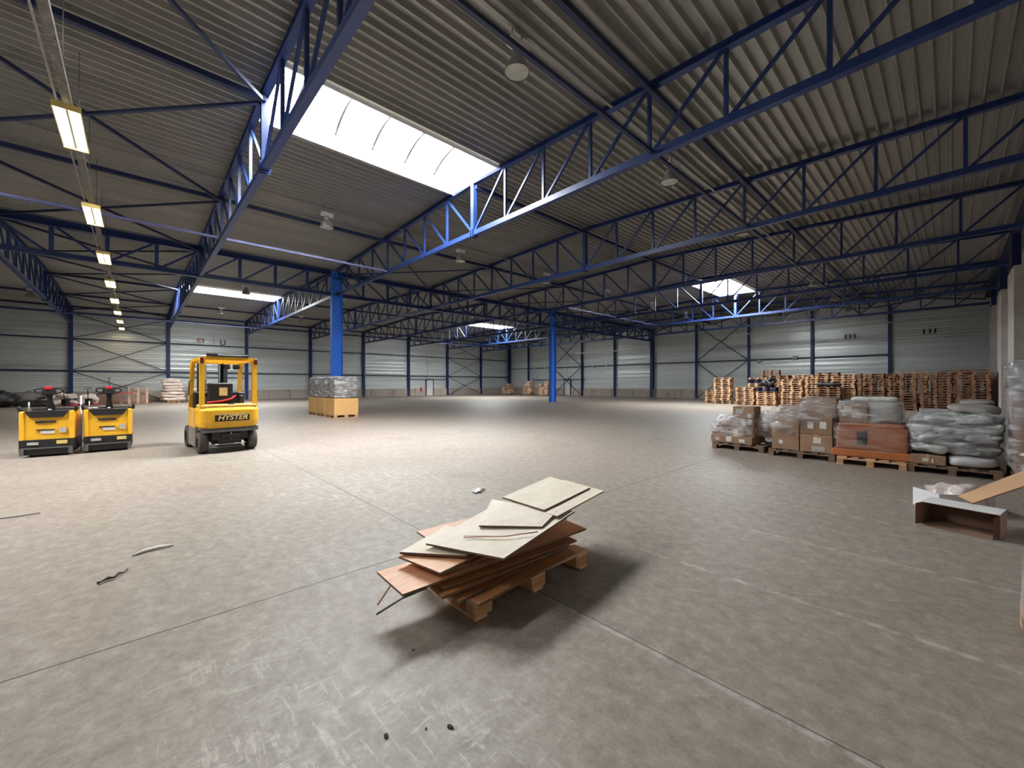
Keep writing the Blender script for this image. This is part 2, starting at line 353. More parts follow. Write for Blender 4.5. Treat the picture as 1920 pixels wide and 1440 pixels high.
    def slab(s, q, t):
        """sheet with four top corners q and thickness t downwards"""
        q = [Vector(p) for p in q]; vs = q + [p - Vector((0, 0, t)) for p in q]
        return s.add(vs, [(0, 1, 2, 3), (7, 6, 5, 4)] + [(i, i+4, (i+1) % 4+4, (i+1) % 4) for i in range(4)])
    def lump(s, c, d, seed=0, amp=0.06, p=3.0, n=14, freq=2.5, sag=0.0):
        """rounded lumpy block (superellipsoid with noise): bags and wrapped goods"""
        c = Vector(c); vs = []; m = n
        def sp(v, e): return math.copysign(abs(v)**e, v)
        e = 2.0/p
        for i in range(m+1):
            ph = -PI/2 + PI*i/m
            for k in range(2*m):
                th = PI*k/m
                x = sp(math.cos(ph), e)*sp(math.cos(th), e); y = sp(math.cos(ph), e)*sp(math.sin(th), e); z = sp(math.sin(ph), e)
                v = Vector((x*d[0]/2, y*d[1]/2, z*d[2]/2))
                nn = noise.noise(v*freq + Vector((seed*3.1, seed*1.7, seed))) + 0.5*noise.noise(v*freq*2.7 + Vector((seed, 5, seed)))
                q = v*(1+amp*nn*1.3) + v.normalized()*amp*0.25*nn*min(1.0, (d[0]+d[1]+d[2])/2.4)
                q.z = max(q.z, -d[2]/2)
                vs.append(c + q)
        fs = [(i*2*m+k, i*2*m+(k+1) % (2*m), (i+1)*2*m+(k+1) % (2*m), (i+1)*2*m+k) for i in range(m) for k in range(2*m)]
        return s.add(vs, fs, True)
    def xf(s, Mx):
        s.v = [Mx @ v for v in s.v]; return s
    def build(s, name, m, parent=None):
        me = bpy.data.meshes.new(name); me.from_pydata([tuple(v) for v in s.v], [], s.f)
        me.polygons.foreach_set('use_smooth', s.sm); me.materials.append(m); me.validate(); me.update()
        o = bpy.data.objects.new(name, me); col.objects.link(o)
        if parent is not None: o.parent = parent
        return o

def tag(o, label, cat, group=None, kind=None):
    o['label'] = label; o['category'] = cat
    if group: o['group'] = group
    if kind: o['kind'] = kind
    return o
def thing(name, label, cat, loc=(0, 0, 0), rz=0, group=None):
    o = bpy.data.objects.new(name, None); col.objects.link(o); o.empty_display_size = 0.2
    o.location = loc; o.rotation_euler = (0, 0, rz); return tag(o, label, cat, group)
def struct(o): o['kind'] = 'structure'; return o
CH = {}
def dup(root, loc, rz=None, label=None, group=None):
    r = root.copy(); col.objects.link(r); r.location = loc
    if rz is not None: r.rotation_euler = (0, 0, rz)
    if label: r['label'] = label
    if group: r['group'] = group
    for ch in root.children:
        c = ch.copy(); col.objects.link(c); c.parent = r
        for g in ch.children:
            d = g.copy(); col.objects.link(d); d.parent = c
    return r
ORD = ['', 'first', 'second', 'third', 'fourth', 'fifth', 'sixth', 'seventh', 'eighth', 'ninth', 'tenth', 'eleventh', 'twelfth', 'thirteenth', 'fourteenth', 'fifteenth', 'sixteenth', 'seventeenth', 'eighteenth', 'nineteenth', 'twentieth']

# ============================================================ THE SETTING
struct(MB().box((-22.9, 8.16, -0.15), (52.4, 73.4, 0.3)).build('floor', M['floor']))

# corrugated roof deck, open at the skylights
SKY_BAYS = [(-9.84, -3.84), (2.16, 8.16), (26.16, 32.16)]  # first bay: unseen skylight behind the camera, added to light the foreground
SKYS = [(xr, b) for b in SKY_BAYS for xr in RID if not (b[0] < 0 and xr < XG)]
SW = 1.17
def deck():
    mb = MB(); P = 0.25
    prof = [(0, 0.0), (0.035, 0.0), (0.065, 0.11), (0.22, 0.11)]
    pts = []
    x = -48.5
    while x < 2.6:
        for dx, dz in prof: pts.append((x+dx, zroof(x+dx)+dz))
        x += P
    ys = [YB-0.2] + [y for b in SKY_BAYS for y in b] + [Y0+0.3]
    for a, b in zip(ys[:-1], ys[1:]):
        hole = any(abs(a-s[0]) < 0.01 for s in SKY_BAYS)
        run = []
        def flush(run):
            if len(run) < 2: return
            vs = [(px, yy, pz) for yy in (a, b) for px, pz in run]; n = len(run)
            mb.add(vs, [(i, i+1, n+i+1, n+i) for i in range(n-1)])
        for p in pts:
            if hole and any(abs(p[0]-r) < SW for r, bb in SKYS if abs(bb[0]-a) < 0.01): flush(run); run = []
            else: run.append(p)
        flush(run)
    return mb.build('ceiling', M['deck'])
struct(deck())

# cladding: real profile running along the wall
def clad(name, axis, fixed, a, b, z0, z1, side, pitch, depth, mt):
    mb = MB(); prof = []; z = z0; k = 0; rc = random.Random(int(abs(fixed)*10))
    while z < z1:
        t0, t1 = rc.uniform(0, 0.5), rc.uniform(0, 0.5); m = lambda f: min(z1, z+pitch*f)
        prof += [(depth*t0, z), (depth*t1, m(0.46)), (depth*0.9, m(0.49)), (depth*0.9, m(0.53)), (depth*t1, m(0.56)), (depth*t0*0.6, m(0.90)), (depth*1.3, m(0.93)), (depth*1.3, m(0.985))]
        z += pitch
    n = len(prof)
    vs = [((fixed+side*d, t, zz) if axis == 'y' else (t, fixed+side*d, zz)) for t in (a, b) for d, zz in prof]
    mb.add(vs, [(i, i+1, n+i+1, n+i) for i in range(n-1)])
    # outer skin so the wall has its real thickness
    c = ((fixed-side*0.10, (a+b)/2, (z0+z1)/2) if axis == 'y' else ((a+b)/2, fixed-side*0.10, (z0+z1)/2))
    d = ((0.06, abs(b-a), z1-z0) if axis == 'y' else (abs(b-a), 0.06, z1-z0))
    mb.box(c, d)
    return struct(mb.build(name, mt))
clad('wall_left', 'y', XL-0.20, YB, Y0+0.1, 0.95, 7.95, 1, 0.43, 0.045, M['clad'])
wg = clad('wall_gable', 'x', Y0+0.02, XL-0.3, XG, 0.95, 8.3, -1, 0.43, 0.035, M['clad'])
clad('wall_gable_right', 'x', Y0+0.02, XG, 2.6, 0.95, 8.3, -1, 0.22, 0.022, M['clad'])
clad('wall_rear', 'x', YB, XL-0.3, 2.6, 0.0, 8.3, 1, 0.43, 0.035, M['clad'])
struct(MB().box((XL-0.16, (YB+Y0)/2, 0.475), (0.14, Y0-YB, 0.95)).build('baseboard_left', M['plinth']))
struct(MB().box((-22.9, Y0-0.04, 0.475), (51.0, 0.14, 0.95)).build('baseboard_gable', M['plinth']))
# right wall: white painted block wall with broad piers
struct(MB().box((2.50, (YB+Y0)/2, 4.1), (0.3, Y0-YB+0.4, 8.2)).build('wall_right', M['brick']))
for n in range(1, 12):
    o = MB().box((0, 0, 3.12), (0.62, 2.45, 6.24)).build('trim_%d' % n, M['brick']); o.location = (2.04, Y0-6*n+0.55, 0); struct(o)

# skylights, one of them added behind the camera
def skylight(idx, xr, y0, y1):
    e = bpy.data.objects.new('window_%d' % idx, None); col.objects.link(e); e.location = (xr, y0, 8.15); e['kind'] = 'structure'
    L = y1-y0; w = SW+0.03; H = 0.42
    cb = MB()
    for sx in (-1, 1): cb.box((sx*w, L/2, 0.20), (0.05, L, 0.46))
    for yy in (0.03, L-0.03): cb.box((0, yy, 0.22), (2*w, 0.05, 0.42))
    cb.build('curb', M['white'], e)
    R = (w*w+H*H)/(2*H); zc = 0.43+H-R; a0 = math.asin(w/R); N = 16
    pm = MB(); vs = [(R*math.sin(-a0+2*a0*k/N), yy, zc+R*math.cos(-a0+2*a0*k/N)) for yy in (0.03, L-0.03) for k in range(N+1)]
    pm.add(vs, [(k, k+1, N+k+2, N+k+1) for k in range(N)], True)
    for yy in (0.03, L-0.03):
        pm.add([(R*math.sin(-a0+2*a0*k/N), yy, zc+R*math.cos(-a0+2*a0*k/N)) for k in range(N+1)] + [(0, yy, 0.43)], [(k, k+1, N+1) for k in range(N)])
    pm.build('vault_pane', M['pane'], e)
    for k in range(5):
        yy = 0.88+1.07*k
        MB().tube([((R-0.03)*math.sin(-a0+2*a0*j/12), yy, zc+(R-0.03)*math.cos(-a0+2*a0*j/12)) for j in range(13)], 0.045, 6).build('glazing_bar', M['blackm'], e)
    return e
k = 1
for xr, b in SKYS:
    skylight(k, xr, b[0], b[1]); k += 1

# doors
def door(n, loc, rz):
    e = bpy.data.objects.new('door_%d' % n, None); col.objects.link(e); e.location = loc; e.rotation_euler = (0, 0, rz); e['kind'] = 'structure'
    MB().box((0, 0, 1.02), (0.98, 0.06, 2.04)).build('door_leaf', M['white'], e)
    f = MB().box((-0.54, -0.01, 1.05), (0.09, 0.12, 2.1)).box((0.54, -0.01, 1.05), (0.09, 0.12, 2.1)).box((0, -0.01, 2.12), (1.17, 0.12, 0.09))
    f.build('door_frame', M['brace'], e)
    MB().tube([(0.38, -0.03, 1.0), (0.38, -0.08, 1.0), (0.26, -0.08, 1.0)], 0.012, 6).build('door_handle', M['blackm'], e)
door(1, (XL-0.02, 29.3, 0), PI/2)
door(2, (-36.1, Y0-0.16, 0), 0)

# ============================================================ STEEL FRAME
def members_truss():
    """truss 24.9 m long, local x along the span from its left support; z is the world height"""
    t = thing('roof_truss', 'x', 'roof truss', (0, 0, 0), 0, 'blue lattice roof trusses')
    S = 24.92; N = 16; dx = S/N; zb = 6.42
    zt = lambda x: 7.86 + 0.38*(1-abs(x-S/2)/(S/2))
    tc = MB(); 
    for a, b in ((0.12, S/2), (S/2, S-0.12)):
        tc.ibeam((a, 0, zt(a)-0.07), (b, 0, zt(b)-0.07), 0.16, 0.14, 0.012, 0.01)
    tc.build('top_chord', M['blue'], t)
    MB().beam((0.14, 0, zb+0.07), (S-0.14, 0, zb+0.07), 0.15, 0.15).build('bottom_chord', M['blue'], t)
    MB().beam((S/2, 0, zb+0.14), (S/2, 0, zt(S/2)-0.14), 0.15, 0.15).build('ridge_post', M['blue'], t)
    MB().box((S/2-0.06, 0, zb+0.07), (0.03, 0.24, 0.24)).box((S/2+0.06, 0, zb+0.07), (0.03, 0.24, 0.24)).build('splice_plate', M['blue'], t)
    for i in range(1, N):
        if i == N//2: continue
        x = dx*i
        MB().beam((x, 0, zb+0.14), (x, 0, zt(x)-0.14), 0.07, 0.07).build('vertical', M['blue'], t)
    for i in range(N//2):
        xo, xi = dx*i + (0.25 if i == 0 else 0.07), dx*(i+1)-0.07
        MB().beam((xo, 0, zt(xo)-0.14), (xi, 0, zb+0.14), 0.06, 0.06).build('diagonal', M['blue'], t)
        MB().beam((S-xo, 0, zt(S-xo)-0.14), (S-xi, 0, zb+0.14), 0.06, 0.06).build('diagonal', M['blue'], t)
    return t
proto = members_truss()
first = True
for nave, x0, nm in ((0, XL, 'left'), (1, XG, 'right')):
    for n in range(1, 10):
        y = Y0-6*n
        lab = 'blue lattice truss spanning the %s aisle, %s from the far gable wall' % (nm, ORD[n])
        if first: proto.location = (x0, y, 0); proto['label'] = lab; first = False
        else: dup(proto, (x0, y, 0), 0, lab)

def girder(name_label, ya, yb):
    g = thing('lattice_girder', name_label, 'girder', (XG, ya, 0), 0, 'deep lattice girders between the free standing columns')
    L = yb-ya; N = 12; d = L/N
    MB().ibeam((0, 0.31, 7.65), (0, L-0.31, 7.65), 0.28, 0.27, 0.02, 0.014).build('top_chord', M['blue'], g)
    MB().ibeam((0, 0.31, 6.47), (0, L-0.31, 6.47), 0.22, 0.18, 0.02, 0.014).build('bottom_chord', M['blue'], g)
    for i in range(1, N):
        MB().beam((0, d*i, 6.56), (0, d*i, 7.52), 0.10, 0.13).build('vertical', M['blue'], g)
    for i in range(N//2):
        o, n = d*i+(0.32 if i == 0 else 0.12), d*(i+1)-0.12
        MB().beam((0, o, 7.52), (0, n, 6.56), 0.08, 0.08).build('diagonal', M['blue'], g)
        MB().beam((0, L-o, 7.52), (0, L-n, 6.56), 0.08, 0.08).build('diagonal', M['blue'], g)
girder('dark blue lattice girder running from the far gable to the farther free standing column', 26.16, 44.0)
girder('dark blue lattice girder between the two free standing blue columns', 8.16, 26.16)
girder('dark blue lattice girder from the nearer free standing column towards the left edge', -9.84, 8.16)

def main_column(y, label):
    t = thing('steel_column', label, 'column', (XG, y, 0))
    MB().ibeam((0, 0, 0.02), (0, 0, 7.78), 0.30, 0.58, 0.024, 0.016, up=(0, 1, 0)).build('shaft', M['blue_col'], t)
    MB().box((0, 0, 0.012), (0.42, 0.7, 0.024)).build('base_plate', M['galv'], t)
    MB().box((0, 0, 7.35), (0.29, 0.57, 0.02)).box((0, 0, 6.5), (0.29, 0.57, 0.02)).build('stiffener', M['blue'], t)
main_column(8.16, 'bright blue free standing steel column behind the tall wrapped cartons')
main_column(26.16, 'slim bright blue free standing steel column in the middle distance')
main_column(-9.84, 'bright blue free standing steel column outside the left edge')

# wall columns
def wall_col(x, y, w, z, label, rot=False, grp='columns along the left wall'):
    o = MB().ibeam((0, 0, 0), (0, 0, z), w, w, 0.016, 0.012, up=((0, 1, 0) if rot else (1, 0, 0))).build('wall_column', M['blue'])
    o.location = (x, y, 0); return tag(o, label, 'column', grp)
for n in range(1, 10):
    wall_col(XL, Y0-6*n, 0.26, 7.7, 'blue steel column on the left wall, %s from the far corner' % ORD[n])
wall_col(XL+0.1, Y0-0.28, 0.36, 7.8, 'thick blue steel column in the far corner of the hall', grp=None)
for n in range(1, 10):
    x = XR-5.057*(10-n)
    wall_col(x, Y0-0.24, 0.36 if n == 5 else 0.2, zroof(x)-0.16, 'blue steel column on the far gable wall, %s from the corner%s' % (ORD[n], ', thicker under the girder' if n == 5 else ''), True, 'columns along the gable wall')
for n in range(1, 10):
    o = MB().ibeam((0, 0, 6.26), (0, 0, 7.61), 0.2, 0.24, 0.016, 0.012, up=(1, 0, 0)).box((0, 0, 6.28), (0.34, 0.3, 0.04)).build('support_post', M['blue'])
    o.location = (1.84, Y0-6*n, 0); tag(o, 'short dark steel post on a white pier under the %s truss from the gable' % ORD[n], 'post', 'truss posts on the right wall piers')

def beam_obj(name, p, q, w, h, m, label, cat, group=None):
    p, q = Vector(p), Vector(q); o = MB().beam((0, 0, 0), q-p, w, h).build(name, m); o.location = p
    return tag(o, label, cat, group)
beam_obj('wall_girt', (XL-0.06, YB+0.1, 5.22), (XL-0.06, Y0-0.1, 5.22), 0.10, 0.10, M['brace'], 'upper dark horizontal rail along the left wall', 'rail')
beam_obj('wall_girt', (XL-0.06, YB+0.1, 2.62), (XL-0.06, Y0-0.1, 2.62), 0.10, 0.11, M['brace'], 'lower dark horizontal rail along the left wall', 'rail')
beam_obj('wall_girt', (XL-0.06, Y0-5.9-36, 2.18), (XL-0.06, Y0-36.2, 2.18), 0.07, 0.07, M['blue'], 'thin blue rail on the left wall behind the forklift', 'rail')
beam_obj('wall_girt', (XL-0.06, Y0-18, 2.18), (XL-0.06, Y0-12.1, 2.18), 0.07, 0.07, M['blue'], 'thin blue rail over the white door in the left wall', 'rail')
beam_obj('wall_girt', (XL+0.3, Y0-0.2, 3.9), (XR-5.057, Y0-0.2, 3.9), 0.10, 0.10, M['brace'], 'dark horizontal rail along the far gable wall', 'rail')
beam_obj('wall_girt', (XL+5.2, Y0-0.2, 2.18), (XL+15, Y0-0.2, 2.18), 0.07, 0.07, M['blue'], 'thin blue rail over the gable door behind the piled cartons', 'rail')
beam_obj('eaves_beam', (XL, YB+0.1, 7.80), (XL, Y0-0.2, 7.80), 0.12, 0.14, M['brace'], 'upper eaves beam at the head of the left wall', 'beam')
beam_obj('eaves_beam', (XL, YB+0.1, 7.30), (XL, Y0-0.2, 7.30), 0.10, 0.12, M['brace'], 'lower eaves beam at the head of the left wall', 'beam')
beam_obj('eaves_beam', (XR, YB+0.1, 7.72), (XR, Y0-0.2, 7.72), 0.26, 0.2, M['brace'], 'eaves beam above the white wall on the right', 'beam')
# longitudinal ties at roof level and bottom-chord level
names = {-41.8: 'left side of the left aisle', -35.57: 'ridge of the left aisle', -29.34: 'right side of the left aisle', -16.8: 'left side of the right aisle', -10.55: 'ridge of the right aisle', -4.32: 'right side of the right aisle'}
for x, nm in names.items():
    zz = zroof(x)-0.24
    if 'ridge' in nm:      # interrupted by the skylights
        segs = [(-3.84, 2.16, 'nearer'), (8.16, 26.16, 'middle'), (32.16, Y0-0.2, 'farthest')]
    else: segs = [(-15.0, Y0-0.2, 'whole')]
    for a, b, w_ in segs:
        beam_obj('roof_tie', (x, a, zz), (x, b, zz), 0.11, 0.12, M['brace'], 'dark roof tie along the %s, %s length' % (nm, w_), 'tie beam', 'roof ties along the hall')
M['tie'] = mat('light_blue_tie_paint', (0.12, 0.13, 0.30), 0.4, 0.2, 0.1, 4)
for x, a, b, lab in ((-16.8, -12, 8.16, 'long light tie between truss bottoms near the first blue column'), (-16.8, 20.16, 32.16, 'long pale tie between truss bottoms right of the slim blue column'),
                     (-41.8, -12, 8.16, 'pale tie between truss bottoms near the left wall'), (-41.8, 26.16, 38.16, 'distant pale tie between truss bottoms near the left wall'),
                     (-4.32, -12, 38.16, 'dark tie between truss bottoms passing the lamps on the right')):
    beam_obj('bottom_tie', (x, a, 6.50), (x, b, 6.50), 0.07, 0.07, M['tie'] if x != -4.32 else M['brace'], lab, 'tie bar', 'ties at the truss bottoms')

def cross(name, quad, r, label, grp, m=None):
    a, b, c, d = [Vector(p) for p in quad]
    t = thing(name, label, 'cross brace', a, 0, grp)
    MB().beam((0, 0, 0), c-a, r, r*0.8).build('brace_bar', m or M['brace'], t)
    MB().beam(b-a, d-a, r*0.8, r).build('brace_bar', m or M['brace'], t)
nodes = [XL, -41.8, -35.57, -29.34, XG, -16.8, -10.55, -4.32, XR]
pn = ['by the left wall', 'left of the left ridge', 'right of the left ridge', 'left of the girder', 'right of the girder', 'left of the right ridge', 'right of the right ridge', 'by the right wall']
def zn(x): return zroof(x)-0.30
for i in range(8):
    a, b = nodes[i]+0.1, nodes[i+1]-0.1
    for yb_, nm in ((-3.84, 'in the bay over the lamp row'), (38.16, 'in the farthest bay')):
        cross('roof_brace', ((a, yb_+0.1, zn(a)), (b, yb_+0.1, zn(b)), (b, yb_+5.9, zn(b)), (a, yb_+5.9, zn(a))), 0.075, 'dark diagonal roof brace %s %s' % (pn[i], nm), 'roof bracing')
for n in range(0, 6):
    if n == 0: continue
    y = Y0-6*n-6
    if y < 0: break
    cross('roof_brace', ((XG+0.1, y+0.1, 7.6), (-16.9, y+0.1, zn(-16.8)), (-16.9, y+5.9, zn(-16.8)), (XG+0.1, y+5.9, 7.6)), 0.06, 'thin roof brace right of the girder, %s bay from the gable' % ORD[n+1], 'roof bracing')
for y, nm in ((-3.84, 'behind the low stacks of goods'), (32.16, 'near the far corner')):
    for z0, z1, lv in ((0.1, 2.55, 'lowest'), (2.7, 5.15, 'middle'), (5.3, 7.25, 'uppermost')):
        cross('wall_brace', ((XL+0.08, y+0.15, z0), (XL+0.08, y+5.85, z0), (XL+0.08, y+5.85, z1), (XL+0.08, y+0.15, z1)), 0.06, '%s dark cross brace on the left wall %s' % (lv, nm), 'wall bracing')
for n, nm in ((2, 'behind the slim blue column'), (6, 'behind the pallet stacks')):
    x = XR-5.057*(10-n)
    for z0, z1, lv in ((0.1, 3.8, 'lower'), (4.0, 7.7, 'upper')):
        cross('wall_brace', ((x+0.12, Y0-0.36, z0), (x+4.93, Y0-0.36, z0), (x+4.93, Y0-0.36, z1), (x+0.12, Y0-0.36, z1)), 0.07, '%s dark cross brace on the gable wall %s' % (lv, nm), 'wall bracing')

# ============================================================ LAMPS
def bell_lamp():
    t = thing('high_bay_lamp', 'x', 'lamp', (0, 0, 0), 0, 'switched off high bay lamps')
    prof = [(0.235, 0), (0.24, 0.012), (0.225, 0.06), (0.19, 0.15), (0.14, 0.23), (0.105, 0.27), (0.10, 0.30)]
    MB().lathe((0, 0, 0), prof, 24).build('reflector', M['lampgrey'], t)
    MB().lathe((0, 0, 0), [(0.0, 0.02), (0.22, 0.02)], 24).build('glass', M['diff'], t)
    MB().lathe((0, 0, 0), [(0.0, 0.42), (0.085, 0.42), (0.10, 0.40), (0.10, 0.29), (0.09, 0.28)], 16).build('lamp_body', M['lampgrey'], t)
    MB().rbox((0.02, 0, 0.50), (0.20, 0.42, 0.12), 0.02).build('ballast_box', M['white'], t)
    MB().tube([(0, -0.12, 0.5), (0, -0.12, 0.82)], 0.008, 5).tube([(0, 0.12, 0.5), (0, 0.12, 0.82)], 0.008, 5).build('hanger', M['blackm'], t)
    return t
lp = bell_lamp(); first = True
rows = [(-5.43, 'right row of the right aisle'), (-15.6, 'left row of the right aisle'), (-30.5, 'right row of the left aisle'), (-40.65, 'left row of the left aisle')]
for x, nm in rows:
    for n in range(7):
        y = Y0-3-6*n
        lab = 'grey bell lamp in the %s, %s from the gable, unlit' % (nm, ORD[n+1])
        loc = (x, y, zroof(x)-0.80)
        if first: lp.location = loc; lp['label'] = lab; first = False
        else: dup(lp, loc, 0, lab)
dup(lp, (-40.65, -5.0, 7.2), 0, 'grey bell lamp at the left edge before the second truss, unlit')
for x, nm in rows[:2]:
    o = MB().box((0, 0, 0), (0.06, 56, 0.03)).build('cable_tray', M['galv']); o.location = (x+0.12, 16, zroof(x)-0.13)
    tag(o, 'slim galvanised cable tray above the %s of lamps' % nm, 'cable tray')

# lit fluorescent fittings hung in a row
FY, FZ = -0.83, 6.05
def fitting():
    t = thing('fluorescent_light', 'x', 'lamp', (0, 0, 0), 0, 'lit fluorescent fittings on the hanging tray')
    h = MB().prism([(-0.17, -0.02), (-0.10, 0.075), (0.10, 0.075), (0.17, -0.02), (0.155, -0.02), (0.09, 0.06), (-0.09, 0.06), (-0.155, -0.02)], -0.78, 0.78, 'x')
    h.box((0, 0, 0.10), (0.5, 0.05, 0.055)).build('housing', mat('fitting_enamel', (0.75, 0.66, 0.42), 0.4), t)
    for yy in (-0.085, 0.085): MB().tube([(-0.74, yy, 0.0), (0.74, yy, 0.0)], 0.028, 8).build('tube', M['tube'], t)
    MB().box((0, 0, 0.0), (1.5, 0.03, 0.03)).build('spine', M['lampgrey'], t)
    for xx in (-0.79, 0.79): MB().box((xx, 0, 0.02), (0.02, 0.34, 0.10)).build('end_cap', mat('fitting_end', (0.8, 0.6, 0.2), 0.4), t)
    return t
ft = fitting()
for k in range(8):
    loc = (-10.57-5.02*k, FY, FZ)
    lab = '%s lit twin tube light along the hanging tray' % ('nearest' if k == 0 else ORD[k+1] + ' nearest')
    if k == 0: ft.location = loc; ft['label'] = lab
    else: dup(ft, loc, 0, lab)
tr = thing('hanging_tray', 'pale cable trunking carrying the row of lit tube lights', 'cable tray', (-3, FY, FZ+0.17))
MB().box((-22, 0.0, 0), (44, 0.11, 0.09)).build('trunking', mat('trunking_grey', (0.17, 0.165, 0.155), 0.45, 0.5, 0.5, 14), tr)
MB().box((-22, -0.13, 0.02), (44, 0.025, 0.025)).build('side_conduit', M['galv'], tr)
for k in range(18):
    x = -1.5-2.45*k
    MB().tube([(x, 0, 0.04), (x, 0, zroof(-3+x)-FZ-0.17)], 0.006, 4).build('hanger_wire', M['greym'], tr)

# wall fittings and small signs
def tubelight(p, q, label):
    p, q = Vector(p), Vector(q); t = thing('batten_light', label, 'lamp', p, 0, 'unlit batten lights by the gable')
    MB().beam((0, 0, 0.05), q-p+Vector((0, 0, 0.05)), 0.12, 0.06).build('housing', M['white'], t)
    MB().tube([(0, 0, 0), q-p], 0.022, 6).build('tube', M['white'], t)
    for f in (0.15, 0.85): MB().tube([(q-p)*f+Vector((0, 0, 0.07)), (q-p)*f+Vector((0, 0, zroof(p.x+(q.x-p.x)*f)-p.z))], 0.008, 4).build('hanger_wire', M['greym'], t)
tubelight((-31.9, 40.6, 5.35), (-22.6, 40.6, 5.35), 'long thin white batten light left of the thick gable column')
tubelight((-13.6, 40.6, 6.05), (-11.8, 40.6, 6.05), 'short white batten light before the gable cross brace')
tubelight((-4.6, 40.6, 6.05), (-2.9, 40.6, 6.05), 'short grey batten light over the pallet stacks')
tubelight((-38.0, 41.0, 5.4), (-36.0, 41.0, 5.4), 'small white batten light near the far corner')
def conduit(x, y, z0, z1, label):
    o = MB().tube([(0, 0, z0), (0, 0, z1)], 0.03, 6).build('conduit', M['white']); o.location = (x, y, 0); tag(o, label, 'pipe')
conduit(XL+0.08, 28.95, 2.3, 6.2, 'white vertical conduit above the white door in the left wall')
conduit(-36.1, Y0-0.25, 2.5, 6.6, 'white vertical conduit above the door in the gable')
conduit(XL+0.0, 5.5, 5.4, 6.3, 'short white conduit between the two small signs')
def smallbox(x, y, z, d, m, label, cat='emergency light'):
    o = MB().rbox((0, 0, 0), d, min(d)*0.2).build('emergency_light' if cat != 'sign' else 'wall_sign', m); o.location = (x, y, z); return tag(o, label, cat)
smallbox(-36.1, Y0-0.15, 2.42, (0.5, 0.30, 0.16), M['white'], 'white emergency light over the gable door')
smallbox(XL-0.06, 29.3, 2.42, (0.2, 0.5, 0.14), M['white'], 'white emergency light over the door in the left wall')
gx = lambda n: XR-5.057*(10-n)
smallbox(gx(2)-3.7, Y0-0.15, 3.9, (0.3, 0.30, 0.25), M['white'], 'small white box on the gable rail, left of the slim column')
smallbox(gx(2)-1.6, Y0-0.15, 3.9, (0.3, 0.30, 0.25), M['white'], 'small white box on the gable rail, touching the slim column')
smallbox(gx(3)+1.8, Y0-0.15, 3.8, (0.3, 0.30, 0.25), M['white'], 'small white box on the gable rail, left one right of the slim column')
smallbox(gx(3)+3.9, Y0-0.15, 3.9, (0.3, 0.30, 0.25), M['white'], 'small white box on the gable rail, right one right of the slim column')
smallbox(gx(7)+0.9, Y0-0.15, 3.75, (0.35, 0.30, 0.25), M['lampgrey'], 'grey spotlight on the gable right of the cross brace')
smallbox(gx(7)+3.8, Y0-0.15, 3.95, (0.4, 0.30, 0.3), M['lampgrey'], 'grey twin spotlight on the gable rail above the pallet stacks')
smallbox(gx(1)+1.5, Y0-0.15, 2.9, (0.25, 0.30, 0.25), M['white'], 'small white box on the gable wall in the far corner')
def sign(loc, w, h, cells, base, label, rz):
    t = thing('wall_sign', label, 'sign', loc, rz)
    MB().box((0, 0, 0), (w, 0.03, h)).build('sign_panel', base, t)
    for (cx, cz, cw, ch, m) in cells:
        MB().box((cx, -0.02, cz), (cw, 0.012, ch)).build('sign_mark', m, t)
sign((XL+0.06, 4.5, 5.62), 0.55, 0.42, [(-0.2, 0, 0.06, 0.36, M['red']), (0.2, 0, 0.06, 0.36, M['black']), (0, 0.17, 0.4, 0.05, M['red'])], M['white'], 'small white sign with red and black marks on the left wall', PI/2)
sign((XL+0.06, 6.2, 5.55), 0.42, 0.55, [(-0.16, 0.05, 0.07, 0.45, M['black']), (0.16, 0.05, 0.07, 0.45, M['black']), (0, -0.22, 0.3, 0.08, M['black'])], M['white'], 'small white sign with black bars on the left wall', PI/2)
for x, lab in ((gx(8)+2.6, 'pair of small black and white signs left of the last gable column'), (gx(9)+2.2, 'pair of small black and white signs in the last gable bay')):
    sign((x, Y0-0.12, 5.55), 0.75, 0.36, [(-0.3, 0, 0.1, 0.34, M['black']), (0.02, 0, 0.1, 0.34, M['black']), (0.3, 0, 0.1, 0.34, M['black'])], M['white'], lab, 0)
fe = thing('fire_extinguisher', 'red fire extinguisher on the left wall beside the white door', 'fire extinguisher', (XL+0.02, 28.0, 0.55))
MB().lathe((0, 0, 0), [(0, 0), (0.09, 0), (0.1, 0.02), (0.1, 0.45), (0.07, 0.52), (0.03, 0.54), (0, 0.54)], 14).build('cylinder_body', M['red'], fe)
MB().box((0, 0, 0.56), (0.05, 0.12, 0.06)).build('valve', M['black'], fe)

# ============================================================ PALLETS
def pallet_mb(L=1.2, W=0.8, across=False):
    """x = length; returns list of part meshes"""
    P = []
    for k in (-1, 0, 1):
        P.append(('bottom_board', MB().box((k*(L/2-0.05), 0, 0.011), (0.10, W, 0.022)) if across else MB().box((0, k*(W/2-0.05), 0.011), (L, 0.10, 0.022))))
    for i in (-1, 0, 1):
        for j in (-1, 0, 1):
            P.append(('block', MB().box((i*(L/2-0.0725), j*(W/2-0.05), 0.061), (0.145 if i else 0.145, 0.10, 0.078))))
    for i in (-1, 0, 1): P.append(('stringer_board', MB().box((i*(L/2-0.0725), 0, 0.111), (0.145, W, 0.022))))
    for j, w in ((-1, 0.145), (-0.5, 0.10), (0, 0.145), (0.5, 0.10), (1, 0.145)):
        P.append(('top_board', MB().box((0, j*(W/2-0.0725), 0.133), (L, w, 0.022))))
    return P
def pallet(loc, rz, label, m, L=1.2, W=0.8, grp=None, across=False):
    t = thing('pallet', label, 'pallet', loc, rz, grp)
    for n, mb in pallet_mb(L, W, across): mb.build(n, m if n != 'block' else M['block'] if m == M['pal'] else m, t)
    return t
one = MB()
for n, mb in pallet_mb(): one.add(mb.v, mb.f)
meshes = {}
